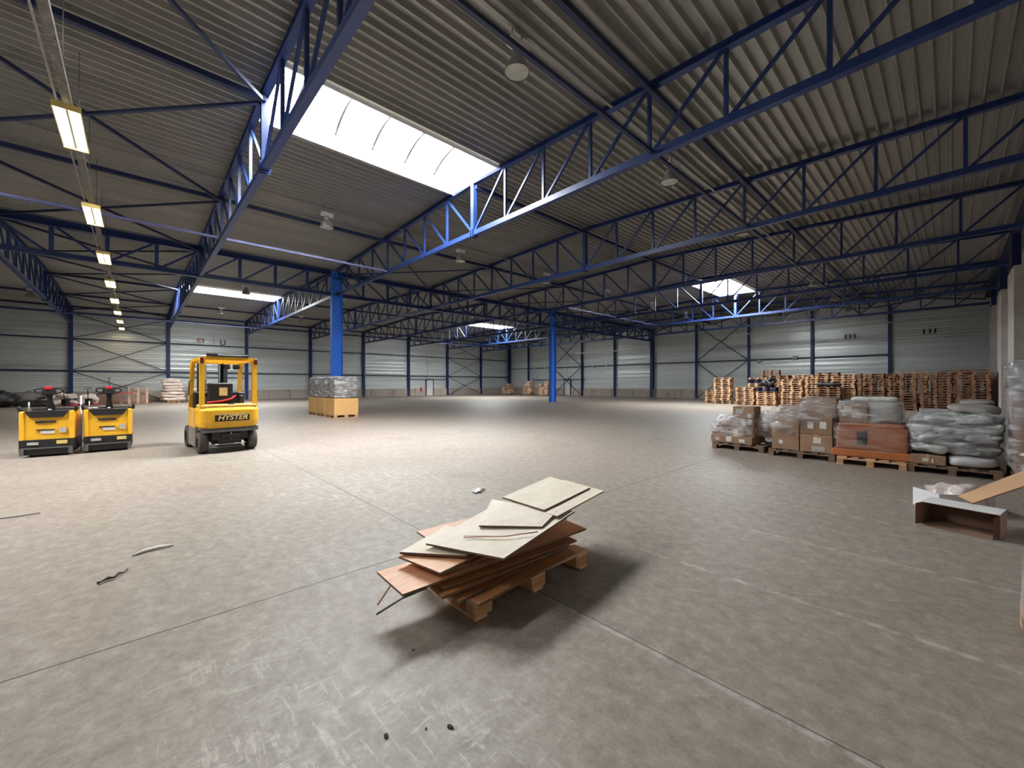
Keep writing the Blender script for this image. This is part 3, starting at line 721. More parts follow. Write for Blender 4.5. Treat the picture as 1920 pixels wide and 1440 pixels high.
def stack_pallet(loc, rz, m, label, grp, tilt=0.0):
    if m.name not in meshes:
        o = one.build('pallet', m); meshes[m.name] = o.data
    else:
        o = bpy.data.objects.new('pallet', meshes[m.name]); col.objects.link(o)
    o.location = loc; o.rotation_euler = (tilt, 0, rz)
    return tag(o, label, 'pallet', grp)
rnd = random.Random(3)
def stack(x, y, n, where, m, grp, rz0=0.0, special=None, jit=0.035):
    for k in range(n):
        mm = (special or {}).get(k, m)
        if mm is None: mm = m
        lab = 'wooden pallet, %s from floor, %s' % (ORD[k+1], where)
        if mm is M['palb']: lab = 'dark blue ' + lab.replace('wooden ', '')
        flip = rnd.random() < 0.05
        stack_pallet((x+rnd.uniform(-jit, jit), y+rnd.uniform(-jit, jit), 0.146*k), rz0+rnd.uniform(-1, 1)*(0.10 if 'rear' in where else 0.05), mm, lab, grp)
front = [(-13.0, 34.6, 7), (-12.05, 33.8, 14), (-10.25, 33.2, 9), (-8.85, 33.1, 9), (-7.35, 33.2, 13), (-5.95, 33.2, 14), (-4.6, 33.2, 14), (-3.25, 33.2, 15), (-1.9, 33.2, 14), (-0.55, 33.2, 15), (0.85, 33.2, 16)]
for i, (x, y, n) in enumerate(front):
    stack(x, y, n, '%s stack from left, front pallet row' % ORD[i+1], M['pal'] if i < 7 else M['palr'], 'pallets in the front row of stacks', special={8: M['palb'], 7: M['palb']} if i == 3 else None)
back = [(-9.9, 34.9, 14), (-8.5, 34.9, 15), (-7.1, 35.0, 15), (-5.7, 35.0, 16), (-4.3, 35.0, 15), (-2.9, 35.0, 15), (-1.5, 35.0, 16), (0.2, 35.1, 16)]
for i, (x, y, n) in enumerate(back):
    stack(x, y, n, '%s stack from left, rear pallet row' % ORD[i+1], M['palr'] if i % 2 else M['pal'], 'pallets in the rear row of stacks', special={11: M['palb'], 12: M['palb']} if i == 0 else None)
for k in range(3):
    stack_pallet((-9.5, 36.4, 2.2+0.146*k), 0.1, M['palr'], 'dark brown pallet, %s of the three on the tall rear stack' % ('lowest', 'middle', 'top')[k], 'raised brown pallets')
rest = MB()
for i in range(9):
    for r in range(2):
        for k in range(15 if i else 15):
            Rz = Matrix.Rotation(PI/2*(r % 2)+rnd.uniform(-0.05, 0.05), 3, 'Z'); off = Vector((-9.5+1.33*i, 36.4+1.15*r, 0.146*k))
            o_ = len(rest.v); rest.v += [Rz @ v + off for v in one.v]; rest.f += [[a+o_ for a in f] for f in one.f]; rest.sm += [False]*len(one.f)
tag(rest.build('pallet', M['palr']), 'mass of further pallet stacks seen through gaps behind the rear pallet row', 'pallet', None, 'stuff')
o = MB().lump((0, 0, 0.3), (0.75, 0.6, 0.62), 4, 0.55, 2.2, 16, 4).build('bin_bag', M['tarp']); o.location = (-8.75, 33.1, 1.33); tag(o, 'black crumpled bag on top of the fourth front pallet stack', 'bag')
o = MB().lump((0, 0, 0.1), (1.3, 0.8, 0.25), 9, 0.2, 2.6).build('bin_bag', M['tarp']); o.location = (-5.2, 32.3, 1.42); tag(o, 'flat black bag lying over the edge of the pallet stacks', 'bag')
pallet((-5.2, 32.3, 0), 0, 'pallet at the floor under the flat black bag', M['palr'])
for k in range(1, 9): stack_pallet((-5.2, 32.3, 0.146*k+0.03), rnd.uniform(-0.03, 0.03), M['palr'], 'pallet, %s from the floor under the flat black bag' % ORD[k+1], 'pallets under the flat black bag')

# left background
for k in range(9):
    stack_pallet((-45.0, 0.15, 0.146*k), PI/2+rnd.uniform(-0.02, 0.02), mat('pallet_pale', (0.72, 0.47, 0.34), 0.8, 0, 0.1, 4, rnd=0.1), 'pale pallet, %s from the floor, by the left wall' % ORD[k+1], 'pale pallets by the left wall')
for k in range(5):
    stack_pallet((-44.5, -1.35, 0.146*k), PI/2+rnd.uniform(-0.03, 0.03), M['palr'], 'brown pallet, %s from the floor, left of the pale stack' % ORD[k+1], 'low brown pallet stack by the left wall')
for k in range(3):
    stack_pallet((-44.0, -3.4, 0.146*k), PI/2+rnd.uniform(-0.1, 0.1), M['palr'], 'brown pallet, %s from the floor, behind the pallet trucks' % ORD[k+1], 'brown pallets behind the trucks')
def lumpobj(name, loc, d, m, seed, label, cat, amp=0.12, p=3, rz=0, grp=None, n=14, freq=2.5):
    o = MB().lump((0, 0, d[2]/2), d, seed, amp, p, n, freq).build(name, m); o.location = loc; o.rotation_euler = (0, 0, rz); return tag(o, label, cat, grp)
for k in range(6):
    lumpobj('sack', (-45.2, 2.35+0.05*(-1)**k, 0.14+0.245*k), (1.1, 1.6-0.05*k, 0.29), M['bagw'], k, 'pale full sack, %s from the bottom of the pile by the left wall' % ORD[k+1], 'sack', 0.15, grp='pale sacks piled by the left wall')
lumpobj('sack', (-45.3, 2.25, 1.60), (0.8, 1.2, 0.4), M['bagw'], 22, 'pale crumpled sack on top of the pile by the left wall', 'sack', 0.3, 2.3)
pallet((-45.2, 2.35, 0), 0, 'pallet under the pile of pale sacks by the left wall', M['pal'])
for k in range(4):
    lumpobj('sack', (-45.4, 3.75, 0.30*k), (1.0, 1.0, 0.33), M['bagw'], 30+k, 'pale sack, %s from the floor, seen through the forklift cab' % ORD[k+1], 'sack', 0.2, grp='pale sacks seen through the forklift')
for k, (y, z, h) in enumerate(((-4.4, 0.0, 0.5), (-3.6, 0.44, 0.4), (-2.6, 0.0, 0.8), (-4.3, 0.5, 0.6), (-3.1, 0.0, 0.4))):
    lumpobj('sheet_bundle', (-43.2-0.5*(k % 2), y, z), (0.9, 0.95, h), M['bagw'], 40+k, 'white bundled sheeting heap behind the pallet trucks, %s' % ('front left', 'upper middle', 'right', 'upper left', 'front middle')[k], 'bundle', 0.35, 2.2, grp='white bundles by the left wall')
for k, (y, d, lab) in enumerate(((-6.6, (1.4, 1.6, 1.0), 'dark tarpaulin heap at the left edge'), (-5.0, (1.0, 1.5, 0.45), 'low dark tarpaulin heap behind the left pallet truck'))):
    lumpobj('tarpaulin', (-42.6, y, 0), d, M['tarp'], 50+k, lab, 'tarpaulin', 0.3, 2.4)
lumpobj('tarpaulin', (-44.4, -5.6, 0), (1.2, 2.2, 0.95), mat('greyish_sheet', (0.22, 0.2, 0.19), 0.7, 0, 0.2, 4, bmp=0.4), 55, 'grey brown covered heap by the left wall', 'tarpaulin', 0.25, 2.4)
def hand_truck(loc, rz, label):
    t = thing('hand_pallet_truck', label, 'pallet truck', loc, rz, 'hand pallet trucks by the left wall')
    MB().box((0.6, 0.2, 0.1), (1.15, 0.15, 0.06)).box((0.6, -0.2, 0.1), (1.15, 0.15, 0.06)).build('fork', M['red'], t)
    MB().box((-0.05, 0, 0.3), (0.25, 0.3, 0.4)).build('pump_body', M['blackm'], t)
    MB().tube([(-0.1, 0, 0.4), (-0.18, 0, 1.15)], 0.022, 6).tube([(-0.18, -0.2, 1.2), (-0.18, 0.2, 1.2), (-0.14, 0.22, 1.3), (-0.14, -0.22, 1.3), (-0.18, -0.2, 1.2)], 0.018, 6).build('tow_handle', M['black'], t)
    MB().lathe((-0.1, -0.06, 0.09), [(0, 0), (0.09, 0), (0.09, 0.12), (0, 0.12)], 12, 'y').build('wheel', M['rubber'], t)
hand_truck((-41.8, -3.55, 0), 2.4, 'hand pallet truck with upright black handle, left one by the wall')
hand_truck((-41.8, -2.45, 0), 2.8, 'hand pallet truck with upright black handle, right one by the wall')
hand_truck((-44.2, -1.35, 0.735), 1.9, 'hand pallet truck standing on the low brown pallet stack')

# ============================================================ CENTRE PALLET WITH BOARDS
pallet((-2.50, 2.22, 0), PI/2, 'wooden pallet in the foreground under the loose plywood boards', M['pal'], across=True)
def board(q, t, m, label, name='plywood_board'):
    c = Vector(q[0]); c0 = Vector((c.x, c.y, min(p[2] for p in q)-t))
    o = MB().slab([Vector(p)-c0 for p in q], t).build(name, m)
    o.data.materials.append(M['edge'])
    for i, pl in enumerate(o.data.polygons):
        if i > 1: pl.material_index = 1
    o.location = c0; return tag(o, label, 'board')
board([(-2.10, 1.58, .166), (-2.01, 1.58, .166), (-2.10, 2.66, .166), (-2.19, 2.66, .166)], 0.020, M['plyd'], 'narrow brown strip lying on the right edge of the foreground pallet')
board([(-2.24, 1.53, .170), (-2.115, 1.50, .170), (-2.20, 2.68, .170), (-2.30, 2.66, .170)], 0.016, M['plyd'], 'narrow brown strip second from the right edge of the foreground pallet')
board([(-2.84, 1.62, .168), (-2.32, 1.56, .168), (-2.32, 2.72, .168), (-2.86, 2.76, .168)], 0.02, M['plyd'], 'wide brown board flat on the foreground pallet under the others')
board([(-2.36, 1.44, .205), (-2.18, 1.42, .205), (-2.16, 2.64, .205), (-2.36, 2.62, .205)], 0.018, M['plyd'], 'brown strip with pale end sticking out over the pallet front')
board([(-2.52, 1.50, .232), (-2.24, 1.46, .222), (-2.13, 2.72, .238), (-2.42, 2.74, .240)], 0.014, M['plyd'], 'brown board in the middle of the foreground pile, right side showing')
board([(-2.66, 1.21, .268), (-2.30, 1.21, .25), (-2.14, 2.86, .30), (-2.46, 2.89, .31)], 0.016, M['plyo'], 'long orange plywood board jutting out low at the left of the pile')
board([(-2.86, 1.60, .272), (-2.58, 1.58, .272), (-2.55, 2.60, .285), (-2.90, 2.62, .285)], 0.02, M['plyd'], 'brown board hidden at the back of the foreground pile')
board([(-2.58, 1.55, .300), (-2.30, 1.50, .292), (-2.22, 2.30, .325), (-2.56, 2.32, .325)], 0.014, M['plyd'], 'short dark board tilted in the middle of the foreground pile')
board([(-2.64, 1.36, .335), (-2.25, 1.45, .325), (-2.28, 1.95, .352), (-2.70, 1.86, .358)], 0.014, M['plyo'], 'small orange board with pale top below the cream sheets')
board([(-2.99, 1.70, .335), (-2.74, 1.68, .335), (-2.50, 2.16, .362), (-2.86, 2.30, .372)], 0.014, mat('pinkish_plywood', (0.62, 0.36, 0.24), 0.5, 0, 0.1, 3, (6, 1, 1)), 'pinkish board corner showing behind the cream sheets')
board([(-2.645, 1.37, .362), (-2.27, 1.67, .366), (-2.36, 2.13, .395), (-2.79, 1.85, .395)], 0.016, M['ply'], 'cream plywood sheet with rough edge under the large sheet')
board([(-2.45, 2.20, .378), (-2.18, 2.10, .378), (-2.22, 2.70, .42), (-2.52, 2.76, .42)], 0.02, M['plyd'], 'brown board propping the high end of the large sheet')
board([(-2.56, 1.53, .405), (-2.00, 1.78, .40), (-2.17, 2.74, .47), (-2.80, 2.47, .475)], 0.014, M['ply'], 'large cream plywood sheet across the middle of the pile')
board([(-2.48, 1.95, .455), (-2.13, 2.29, .455), (-2.24, 2.60, .487), (-2.86, 2.40, .492)], 0.014, M['ply'], 'medium cream plywood offcut lying on the large sheet')
board([(-2.66, 2.48, .490), (-2.16, 2.50, .480), (-2.30, 3.36, .505), (-2.80, 3.36, .525)], 0.012, M['ply'], 'cream sheet just under the farthest top sheet')
board([(-2.79, 2.47, .512), (-2.30, 2.50, .500), (-2.43, 3.31, .522), (-2.94, 3.28, .548)], 0.014, M['ply'], 'cream plywood sheet on top at the far right end of the pile')
M['stick'] = mat('reddish_stick', (0.45, 0.2, 0.14), 0.6)
def stick(name, pts, r, m, label, cat='stick'):
    p0 = Vector(pts[0]); o = MB().tube([Vector(p)-p0 for p in pts], r, 6).build(name, m); o.location = p0; return tag(o, label, cat)
stick('wood_strip', [(-2.42, 1.76, .428), (-2.20, 1.98, .44), (-2.08, 2.19, .452)], 0.004, M['stick'], 'thin reddish strip across the large cream sheet')
stick('wood_strip', [(-2.44, 1.78, .430), (-2.27, 1.92, .438)], 0.003, mat('pale_stick', (0.7, 0.6, 0.5), 0.6), 'thin pale strip crossing the reddish strip')
stick('wood_splinter', [(-2.50, 1.14, 0.13), (-2.56, 1.30, 0.236)], 0.006, M['plyo'], 'thin pale splinter hanging below the orange board')
stick('strap', [(-2.25, 1.02, .22), (-2.3, 1.2, .225), (-2.30, 1.38, .23)], 0.006, M['greym'], 'thin grey strap end sticking out below the orange board', 'strap')

# ============================================================ LITTER
FF = 760.84; c47, s47 = math.cos(math.radians(47.16)), math.sin(math.radians(47.16))
def fl(x, y, z=0.0):
    d = FF*(1.55-z)/(y-719.5); r = (x-960)/FF*d
    return Vector((c47*r-s47*d, s47*r+c47*d, z))
lumpobj('crumpled_paper', fl(895, 922), (0.13, 0.20, 0.05), mat('white_paper', (0.8, 0.8, 0.8), 0.6), 61, 'crumpled white paper on the floor behind the board pile', 'paper', 0.7, 2, n=10, freq=14)
stick('paper_strip', [fl(247, 1042, .01), fl(270, 1033, .012), fl(300, 1026, .01), fl(325, 1021, .01)], [0.004, 0.016, 0.022, 0.006], mat('white_strip', (0.8, 0.8, 0.78), 0.5), 'thin white strip on the floor at the left', 'litter')
stick('bent_stick', [fl(182, 1093, .012), fl(190, 1090, .014), fl(203, 1083, .02), fl(214, 1082, .018), fl(222, 1074, .015), fl(232, 1073, .013), fl(239, 1066, .01)], [0.012, 0.006, 0.014, 0.007, 0.010, 0.004, 0.006], mat('dark_twig', (0.09, 0.06, 0.05), 0.7), 'dark bent stick on the floor below the white strip', 'litter')
stick('steel_rod', [fl(-20, 974, .01), fl(30, 968, .01), fl(76, 961, .01)], 0.006, mat('rod_grey', (0.12, 0.12, 0.15), 0.5, 0.4), 'thin grey rod on the floor at the left edge', 'litter')
for k, (x, y, s_) in enumerate(((845, 1363, 0.016), (798, 1368, 0.013), (724, 1381, 0.010), (775, 1218, 0.009), (1040, 1182, 0.006))):
    lumpobj('debris', fl(x, y), (s_*1.9, s_*1.1, s_*0.5), mat('dark_debris', (0.022, 0.02, 0.012), 0.9), 70+k, 'small dark crumb on the floor, %s' % ('clump near the bottom centre', 'left of the clump', 'bent piece lower left', 'in the shadow of the pile', 'right of the shadow')[k], 'debris', 0.8, 2, n=8, freq=40)

# ============================================================ FORKLIFT
def text_mb(s, size, depth, shear=0.0):
    cu = bpy.data.curves.new('t', 'FONT'); cu.body = s; cu.size = size; cu.extrude = depth; cu.align_x = 'CENTER'; cu.align_y = 'CENTER'; cu.shear = shear; cu.offset = size*0.018
    ob = bpy.data.objects.new('t', cu); col.objects.link(ob); dg = bpy.context.evaluated_depsgraph_get()
    me = bpy.data.meshes.new_from_object(ob.evaluated_get(dg))
    mb = MB().add([v.co.copy() for v in me.vertices], [list(p.vertices) for p in me.polygons])
    bpy.data.objects.remove(ob); bpy.data.curves.remove(cu); bpy.data.meshes.remove(me); return mb
def rear_text(mb, x, y, z, sx=1.0):
    mb.v = [Vector((x - v.z, y - v.x*sx, z + v.y)) for v in mb.v]; return mb
def wheel(t, x, y, r, w, m):
    a = MB().lathe((x, y, r), [(r*0.55, -w/2), (r*0.93, -w/2), (r, -w/2+0.025), (r, w/2-0.025), (r*0.93, w/2), (r*0.55, w/2)], 28, 'y').build('wheel', m, t)
    MB().lathe((x, y, r), [(0, -w/2+0.03), (r*0.5, -w/2+0.03), (r*0.57, -w/2), (r*0.57, w/2), (r*0.5, w/2-0.03), (0, w/2-0.03)], 20, 'y').build('rim', M['blackm'], a)
fk = thing('forklift', 'yellow electric counterbalance forklift seen from behind, left of the blue column', 'forklift', (-11.06, 1.58, 0), PI+math.radians(3.5))
# counterweight with rounded rear corners
cw = MB()
def cwring(z, g):
    W, D = 0.575-g, 0.62; o = []
    for k in range(7):
        a = PI/2*k/6; o.append((0.16+g-0.16*math.sin(a) if False else 0.15-0.15*math.sin(a)+g, W-0.15+0.15*math.cos(a), z))
    o2 = [(x, -y, z) for x, y, z in reversed(o)]
    return [(D, W, z)] + o + o2 + [(D, -W, z)]
lv = [(0.56, 0.05), (0.60, 0.015), (0.70, 0.0), (0.96, 0.0), (1.0, 0.02), (1.02, 0.05)]
rings = [cwring(z, g) for z, g in lv]; n = len(rings[0]); vs = [p for r in rings for p in r]
fs = [tuple(range(n)), tuple(reversed(range((len(lv)-1)*n, len(lv)*n)))]
for i in range(len(lv)-1): fs += [(i*n+k, (i+1)*n+k, (i+1)*n+(k+1) % n, i*n+(k+1) % n) for k in range(n)]
cwo = cw.add(vs, fs).build('counterweight', M['yellow'], fk)
MB().rbox((-0.004, -0.035, 0.79), (0.02, 0.66, 0.15), 0.009, seg=2).build('name_plate', M['black'], cwo)
rear_text(text_mb('HYSTER', 0.145, 0.004, 0.25), -0.018, -0.035, 0.79, 1.12).build('lettering', mat('letter_yellow', (0.85, 0.62, 0.2), 0.4), cwo)
MB().rbox((0.36, 0, 1.05), (0.62, 1.06, 0.07), 0.03).build('hood_top', M['yellowd'], fk)
MB().rbox((0.11, -0.03, 1.095), (0.05, 0.12, 0.03), 0.008).build('hood_latch', M['black'], fk)
MB().box((0.34, 0, 0.545), (0.60, 1.10, 0.04)).box((0.03, 0, 0.50), (0.05, 1.08, 0.05)).build('skirt_edge', M['greym'], fk)
ch = MB().prism([(0.10, 0.14), (0.9, 0.14), (0.9, 0.54), (0.06, 0.54), (0.06, 0.36)], -0.22, 0.22, 'y').box((0.75, 0, 0.38), (0.6, 0.98, 0.3))
ch.prism([(0.04, 0.3), (0.08, 0.3), (0.08, 0.52), (0.04, 0.52)], -0.34, 0.34, 'y')
ch.build('chassis', M['blackm'], fk)
MB().box((0.0, 0, 0.40), (0.10, 0.34, 0.05)).tube([(-0.03, 0, 0.30), (-0.03, 0, 0.46)], 0.018, 8).build('tow_hitch', M['blackm'], fk)
MB().tube([(0.05, -0.3, 0.20), (0.05, 0.3, 0.20)], 0.012, 6).build('axle_rod', M['chrome'], fk)
for sy in (-1, 1):
    MB().prism([(0.62, 0.12), (1.46, 0.12), (1.44, 0.56), (0.62, 0.56), (0.60, 0.34)], sy*0.50, sy*0.56, 'y').build('side_panel', M['greym'] if sy < 0 else mat('side_grey', (0.24, 0.21, 0.18), 0.6, 0.1), fk)
    MB().prism([(0.5, 0.56), (1.30, 0.56), (1.25, 1.0), (0.5, 1.0)], sy*0.562, sy*0.575, 'y').build('battery_cover', M['yellowd'], fk)
    pass
    # guard legs
    pr = MB().beam((0.15, sy*0.505, 1.03), (0.17, sy*0.50, 2.02), 0.095, 0.09).beam((0.17, sy*0.50, 2.0), (0.21, sy*0.49, 2.11), 0.095, 0.09)
    pr.build('rear_pillar', M['yellow'], fk)
    pf = MB()
    pts = [(1.62, 0.55), (1.60, 0.9), (1.52, 1.4), (1.40, 1.9), (1.34, 2.03), (1.24, 2.10)]
    for a, b in zip(pts[:-1], pts[1:]): pf.beam((a[0], sy*0.50, a[1]), (b[0], sy*0.49, b[1]), 0.08, 0.085)
    pf.build('front_pillar', M['yellow'], fk)
    MB().beam((0.18, sy*0.49, 2.12), (1.28, sy*0.49, 2.10), 0.08, 0.07).build('roof_rail', M['yellow'], fk)
    MB().rbox((0.105, sy*0.515, 2.07), (0.06, 0.06, 0.13), 0.012).build('tail_lamp', M['redl'], fk)
    wheel(fk, 0.36, sy*0.47, 0.235, 0.18, M['rubber']); wheel(fk, 1.76, sy*0.47, 0.27, 0.20, M['rubber'])
MB().beam((0.16, -0.5, 2.125), (0.16, 0.5, 2.125), 0.08, 0.07).build('rear_roof_bar', M['yellow'], fk)
MB().beam((1.28, -0.5, 2.08), (1.28, 0.5, 2.08), 0.07, 0.06).build('front_roof_bar', M['yellow'], fk)
for k in range(9):
    y = -0.40+0.1*k
    MB().beam((0.2, y, 2.11), (1.27, y, 2.09), 0.02, 0.04).build('roof_slat', M['yellow'], fk)
MB().rbox((0.14, 0.06, 2.185), (0.10, 0.62, 0.045), 0.02).rbox((0.14, 0.32, 2.20), (0.13, 0.20, 0.08), 0.02).build('light_bar', M['black'], fk)
MB().rbox((0.14, -0.30, 2.19), (0.10, 0.12, 0.06), 0.02).build('beacon', M['black'], fk)
st = MB().rbox((0.95, 0.07, 1.16), (0.5, 0.50, 0.14), 0.05).rbox((0.70, 0.07, 1.36), (0.13, 0.50, 0.44), 0.05)
sto = st.build('seat', M['black'], fk)
MB().box((0.632, 0.02, 1.37), (0.008, 0.16, 0.19)).build('paper_note', M['note'], sto)
MB().tube([(0.62, 0.34, 1.12), (0.62, 0.05, 1.15), (0.64, -0.14, 1.20), (0.7, -0.24, 1.28)], 0.022, 6).build('seat_belt', M['red'], sto)
MB().rbox((1.0, -0.38, 1.28), (0.42, 0.16, 0.14), 0.04).rbox((0.75, -0.36, 1.15), (0.12, 0.12, 0.25), 0.03).build('armrest', M['black'], fk)
MB().rbox((1.42, 0.0, 1.05), (0.24, 0.95, 0.62), 0.05).build('dashboard', M['black'], fk)
MB().tube([(1.22+0.05*math.cos(a)*0.6, 0.18+0.17*math.cos(a), 1.48+0.15*math.sin(a)*0.5) for a in [2*PI*k/18 for k in range(19)]], 0.014, 6).tube([(1.3, 0.18, 1.3), (1.22, 0.18, 1.48)], 0.02, 6).build('steering_wheel', M['black'], fk)
MB().box((0.95, 0, 0.98), (0.75, 0.94, 0.06)).build('cab_floor', M['blackm'], fk)
MB().tube([(1.30, 0.52, 1.25), (1.26, 0.58, 1.3), (1.24, 0.58, 1.6), (1.28, 0.52, 1.65)], 0.012, 6).build('grab_handle', M['black'], fk)
for sy in (-1, 1):
    MB().ibeam((1.98, sy*0.27, 0.08), (1.95, sy*0.27, 2.12), 0.09, 0.12, 0.018, 0.014, up=(1, 0, 0)).ibeam((2.06, sy*0.20, 0.10), (2.04, sy*0.20, 2.12), 0.08, 0.10, 0.016, 0.014, up=(1, 0, 0)).build('mast_upright', M['blackm'], fk)
    MB().tube([(1.98, sy*0.15, 0.1), (1.96, sy*0.15, 2.05)], 0.028, 8).build('lift_cylinder', M['blackm'], fk)
    MB().prism([(2.16, 0.0), (2.22, 0.0), (3.22, 0.05), (3.22, 0.065), (2.22, 0.075), (2.22, 0.55), (2.16, 0.55)], sy*0.30-0.06, sy*0.30+0.06, 'y').build('fork', M['blackm'], fk)
    MB().rbox((1.30, -0.28+sy*0.10, 1.98), (0.14, 0.13, 0.13), 0.03).build('work_lamp', M['black'], fk)
MB().box((1.98, 0, 2.10), (0.1, 0.64, 0.06)).box((1.98, 0, 1.0), (0.06, 0.6, 0.06)).build('mast_crossbar', M['blackm'], fk)
MB().box((2.12, 0, 0.45), (0.05, 0.9, 0.12)).box((2.12, 0, 0.22), (0.05, 0.9, 0.1)).box((2.14, 0, 0.85), (0.04, 0.9, 0.04)).build('fork_carriage', M['blackm'], fk)

# ============================================================ RIDE-ON PALLET TRUCKS
def pallet_truck():
    t = thing('ride_on_pallet_truck', 'x', 'pallet truck', (0, 0, 0))
    W = 0.39
    # yellow cover with concave scooped top
    c = MB(); ringz = []
    prof = [(-W, 0.36), (W, 0.36), (W, 0.97), (W-0.05, 0.97), (W-0.09, 0.93), (W-0.15, 0.84), (-W+0.15, 0.84), (-W+0.09, 0.93), (-W+0.05, 0.97), (-W, 0.97)]
    c.prism(prof, 0.02, 0.62, 'x')
    body = c.build('body_cover', M['yellow'], t)
    for sy in (-1, 1): MB().rbox((0.02, sy*0.36, 0.66), (0.06, 0.07, 0.6), 0.025).build('corner_moulding', M['yellow'], body)
    for z, w in ((0.745, 0.30), (0.575, 0.27)):
        MB().rbox((0.012, 0.02, z), (0.025, w, 0.045 if z > 0.7 else 0.022), 0.01, seg=2).build('hand_slot', M['blackm'], body)
    MB().box((0.015, -0.01, 0.525), (0.012, 0.20, 0.07)).build('paper_label', M['paper'], body)
    MB().box((0.0, -0.285+0.05, 0.56), (0.012, 0.10, 0.11)).build('printed_label', M['paperg'], body)
    b = MB().prism([(-W-0.005, 0.12), (-W+0.05, 0.05), (W-0.05, 0.05), (W+0.005, 0.12), (W+0.005, 0.37), (-W-0.005, 0.37)], 0.0, 0.64, 'x')
    bo = b.build('bumper', M['black'], t)
    MB().box((-0.006, 0.20, 0.29), (0.012, 0.16, 0.055)).build('grey_label', M['paperg'], bo)
    MB().box((-0.006, -0.22, 0.30), (0.012, 0.16, 0.075)).build('yellow_label', M['papery'], bo)
    MB().box((-0.015, 0, 0.19), (0.04, 0.74, 0.022)).box((-0.015, 0.35, 0.12), (0.04, 0.06, 0.15)).box((-0.015, -0.35, 0.12), (0.04, 0.06, 0.15)).build('step_edge', M['greym'], bo)
    tr_ = MB().prism([(-0.24, 0.835), (0.24, 0.835), (0.31, 0.95), (-0.31, 0.95)], -0.01, 0.58, 'x').rbox((0.28, 0.0, 0.962), (0.56, 0.64, 0.03), 0.012)
    tr_.build('top_tray', M['black'], t)
    cl = MB().tube([(0.30, 0, 0.96), (0.28, 0, 1.10), (0.22, 0, 1.22), (0.16, 0, 1.35)], [0.075, 0.055, 0.045, 0.05], 10)
    clo = cl.build('tiller_column', M['black'], t)
    MB().lathe((0.20, 0.0, 0.985), [(0, 0.03), (0.03, 0.025), (0.035, 0)], 12).build('key_knob', M['chrome'], t)
    pts = [(0.14, 0.21*math.copysign(abs(math.cos(a))**0.8, math.cos(a)), 1.385+0.062*math.sin(a)+0.03*abs(math.cos(a))) for a in [2*PI*k/28 for k in range(29)]]
    h = MB().tube(pts, 0.019, 8).rbox((0.14, 0, 1.375), (0.09, 0.22, 0.12), 0.03)
    ho = h.build('steering_handle', M['black'], t)
    MB().rbox((0.12, 0, 1.465), (0.08, 0.11, 0.07), 0.02).build('stop_button', M['red'], ho)
    for sy in (-1, 1):
        MB().tube([(0.30, sy*0.36, 0.96), (0.12, sy*0.41, 0.99), (0.08, sy*0.42, 1.08)], [0.03, 0.035, 0.028], 8).build('grab_post', M['black'], t)
        MB().box((1.35, sy*0.18, 0.12), (1.45, 0.17, 0.07)).build('fork', M['blackm'], t)
        MB().lathe((0.28, sy*0.28, 0.06), [(0, -0.03), (0.06, -0.03), (0.06, 0.03), (0, 0.03)], 12, 'y').build('caster', M['rubber'], t)
    MB().tube([(0.34, 0.33, 0.96), (0.34, 0.33, 1.16)], 0.011, 6).build('white_rod', M['white'], t)
    MB().box((0.68, 0, 0.75), (0.08, 0.7, 0.5)).build('load_backrest', M['blackm'], t)
    return t
pt = pallet_truck(); pt.location = (-13.1, -1.39, 0); pt.rotation_euler = (0, 0, PI-0.10); pt['label'] = 'yellow ride-on pallet truck with butterfly handle, left one of the two'
p2 = dup(pt, (-13.15, -0.46, 0), PI-0.02, 'yellow ride-on pallet truck with butterfly handle, right one beside the forklift')
lumpobj('paper_scrap', (-13.38, -0.72, 0.985), (0.12, 0.16, 0.03), M['paper'], 80, 'white crumpled paper on the tray of the right pallet truck', 'paper', 0.6, 2, n=8, freq=14)
stick('white_pole', [(-13.75, -0.93, 0), (-13.75, -0.93, 1.28)], 0.016, M['white'], 'thin white pole standing between the two yellow pallet trucks', 'pole')

# ============================================================ CARTONS AND WRAPPED GOODS
def carton(loc, d, rz, label, m=None, stickers=(), name='carton', grp=None, tape=True):
    t = thing(name, label, 'box', loc, rz, grp)
    MB().rbox((0, 0, d[2]/2), d, min(0.012, d[2]*0.1), seg=2).build('carton_body', m or M['card'], t)
    if tape: MB().box((0, 0, d[2]+0.001), (0.05, d[1]+0.004, 0.002)).box((0, -d[1]/2-0.001, d[2]-0.05), (0.05, 0.002, 0.1)).build('tape', M['tape'], t)
    for (x, z, w, h, k) in stickers:
        MB().box((x, -d[1]/2-0.003, z), (w, 0.004, h)).build('sticker', M[k], t)
    return t
def film(loc, d, seed, label, m='film', amp=0.10, p=5.0, rz=0, freq=3.0):
    o = MB().lump((0, 0, d[2]/2), d, seed, amp, p, 22, freq).build('stretch_film', M[m]); o.location = loc; o.rotation_euler = (0, 0, rz)
    return tag(o, label, 'plastic wrap')

# three tall cartons by the blue column
for k, (x, lab) in enumerate(((-19.45, 'nearest'), (-20.75, 'middle'), (-22.05, 'farthest'))):
    pallet((x, 7.12, 0), PI/2, 'pallet under the %s tall carton by the blue column' % lab, M['pal'], 1.1, 1.1)
    carton((x, 7.12, 0.145), (1.12, 1.10, 0.74), 0, 'open light carton sleeve, %s of the three by the blue column' % lab, M['cardo'], tape=False)
    o = MB().rbox((0, 0, 0.49), (1.02, 1.0, 0.97), 0.05).build('wrapped_load', mat('dark_grey_goods', (0.10, 0.095, 0.095), 0.5, 0, 0.3, 3)); o.location = (x, 7.12, 0.886)
    tag(o, 'dark wrapped load rising from the %s light carton' % lab, 'load')
    MB().lump((0, 0, 0.505), (1.10, 1.08, 1.03), 90+k, 0.03, 9, 24, 5).build('stretch_film', M['filmd'], o)

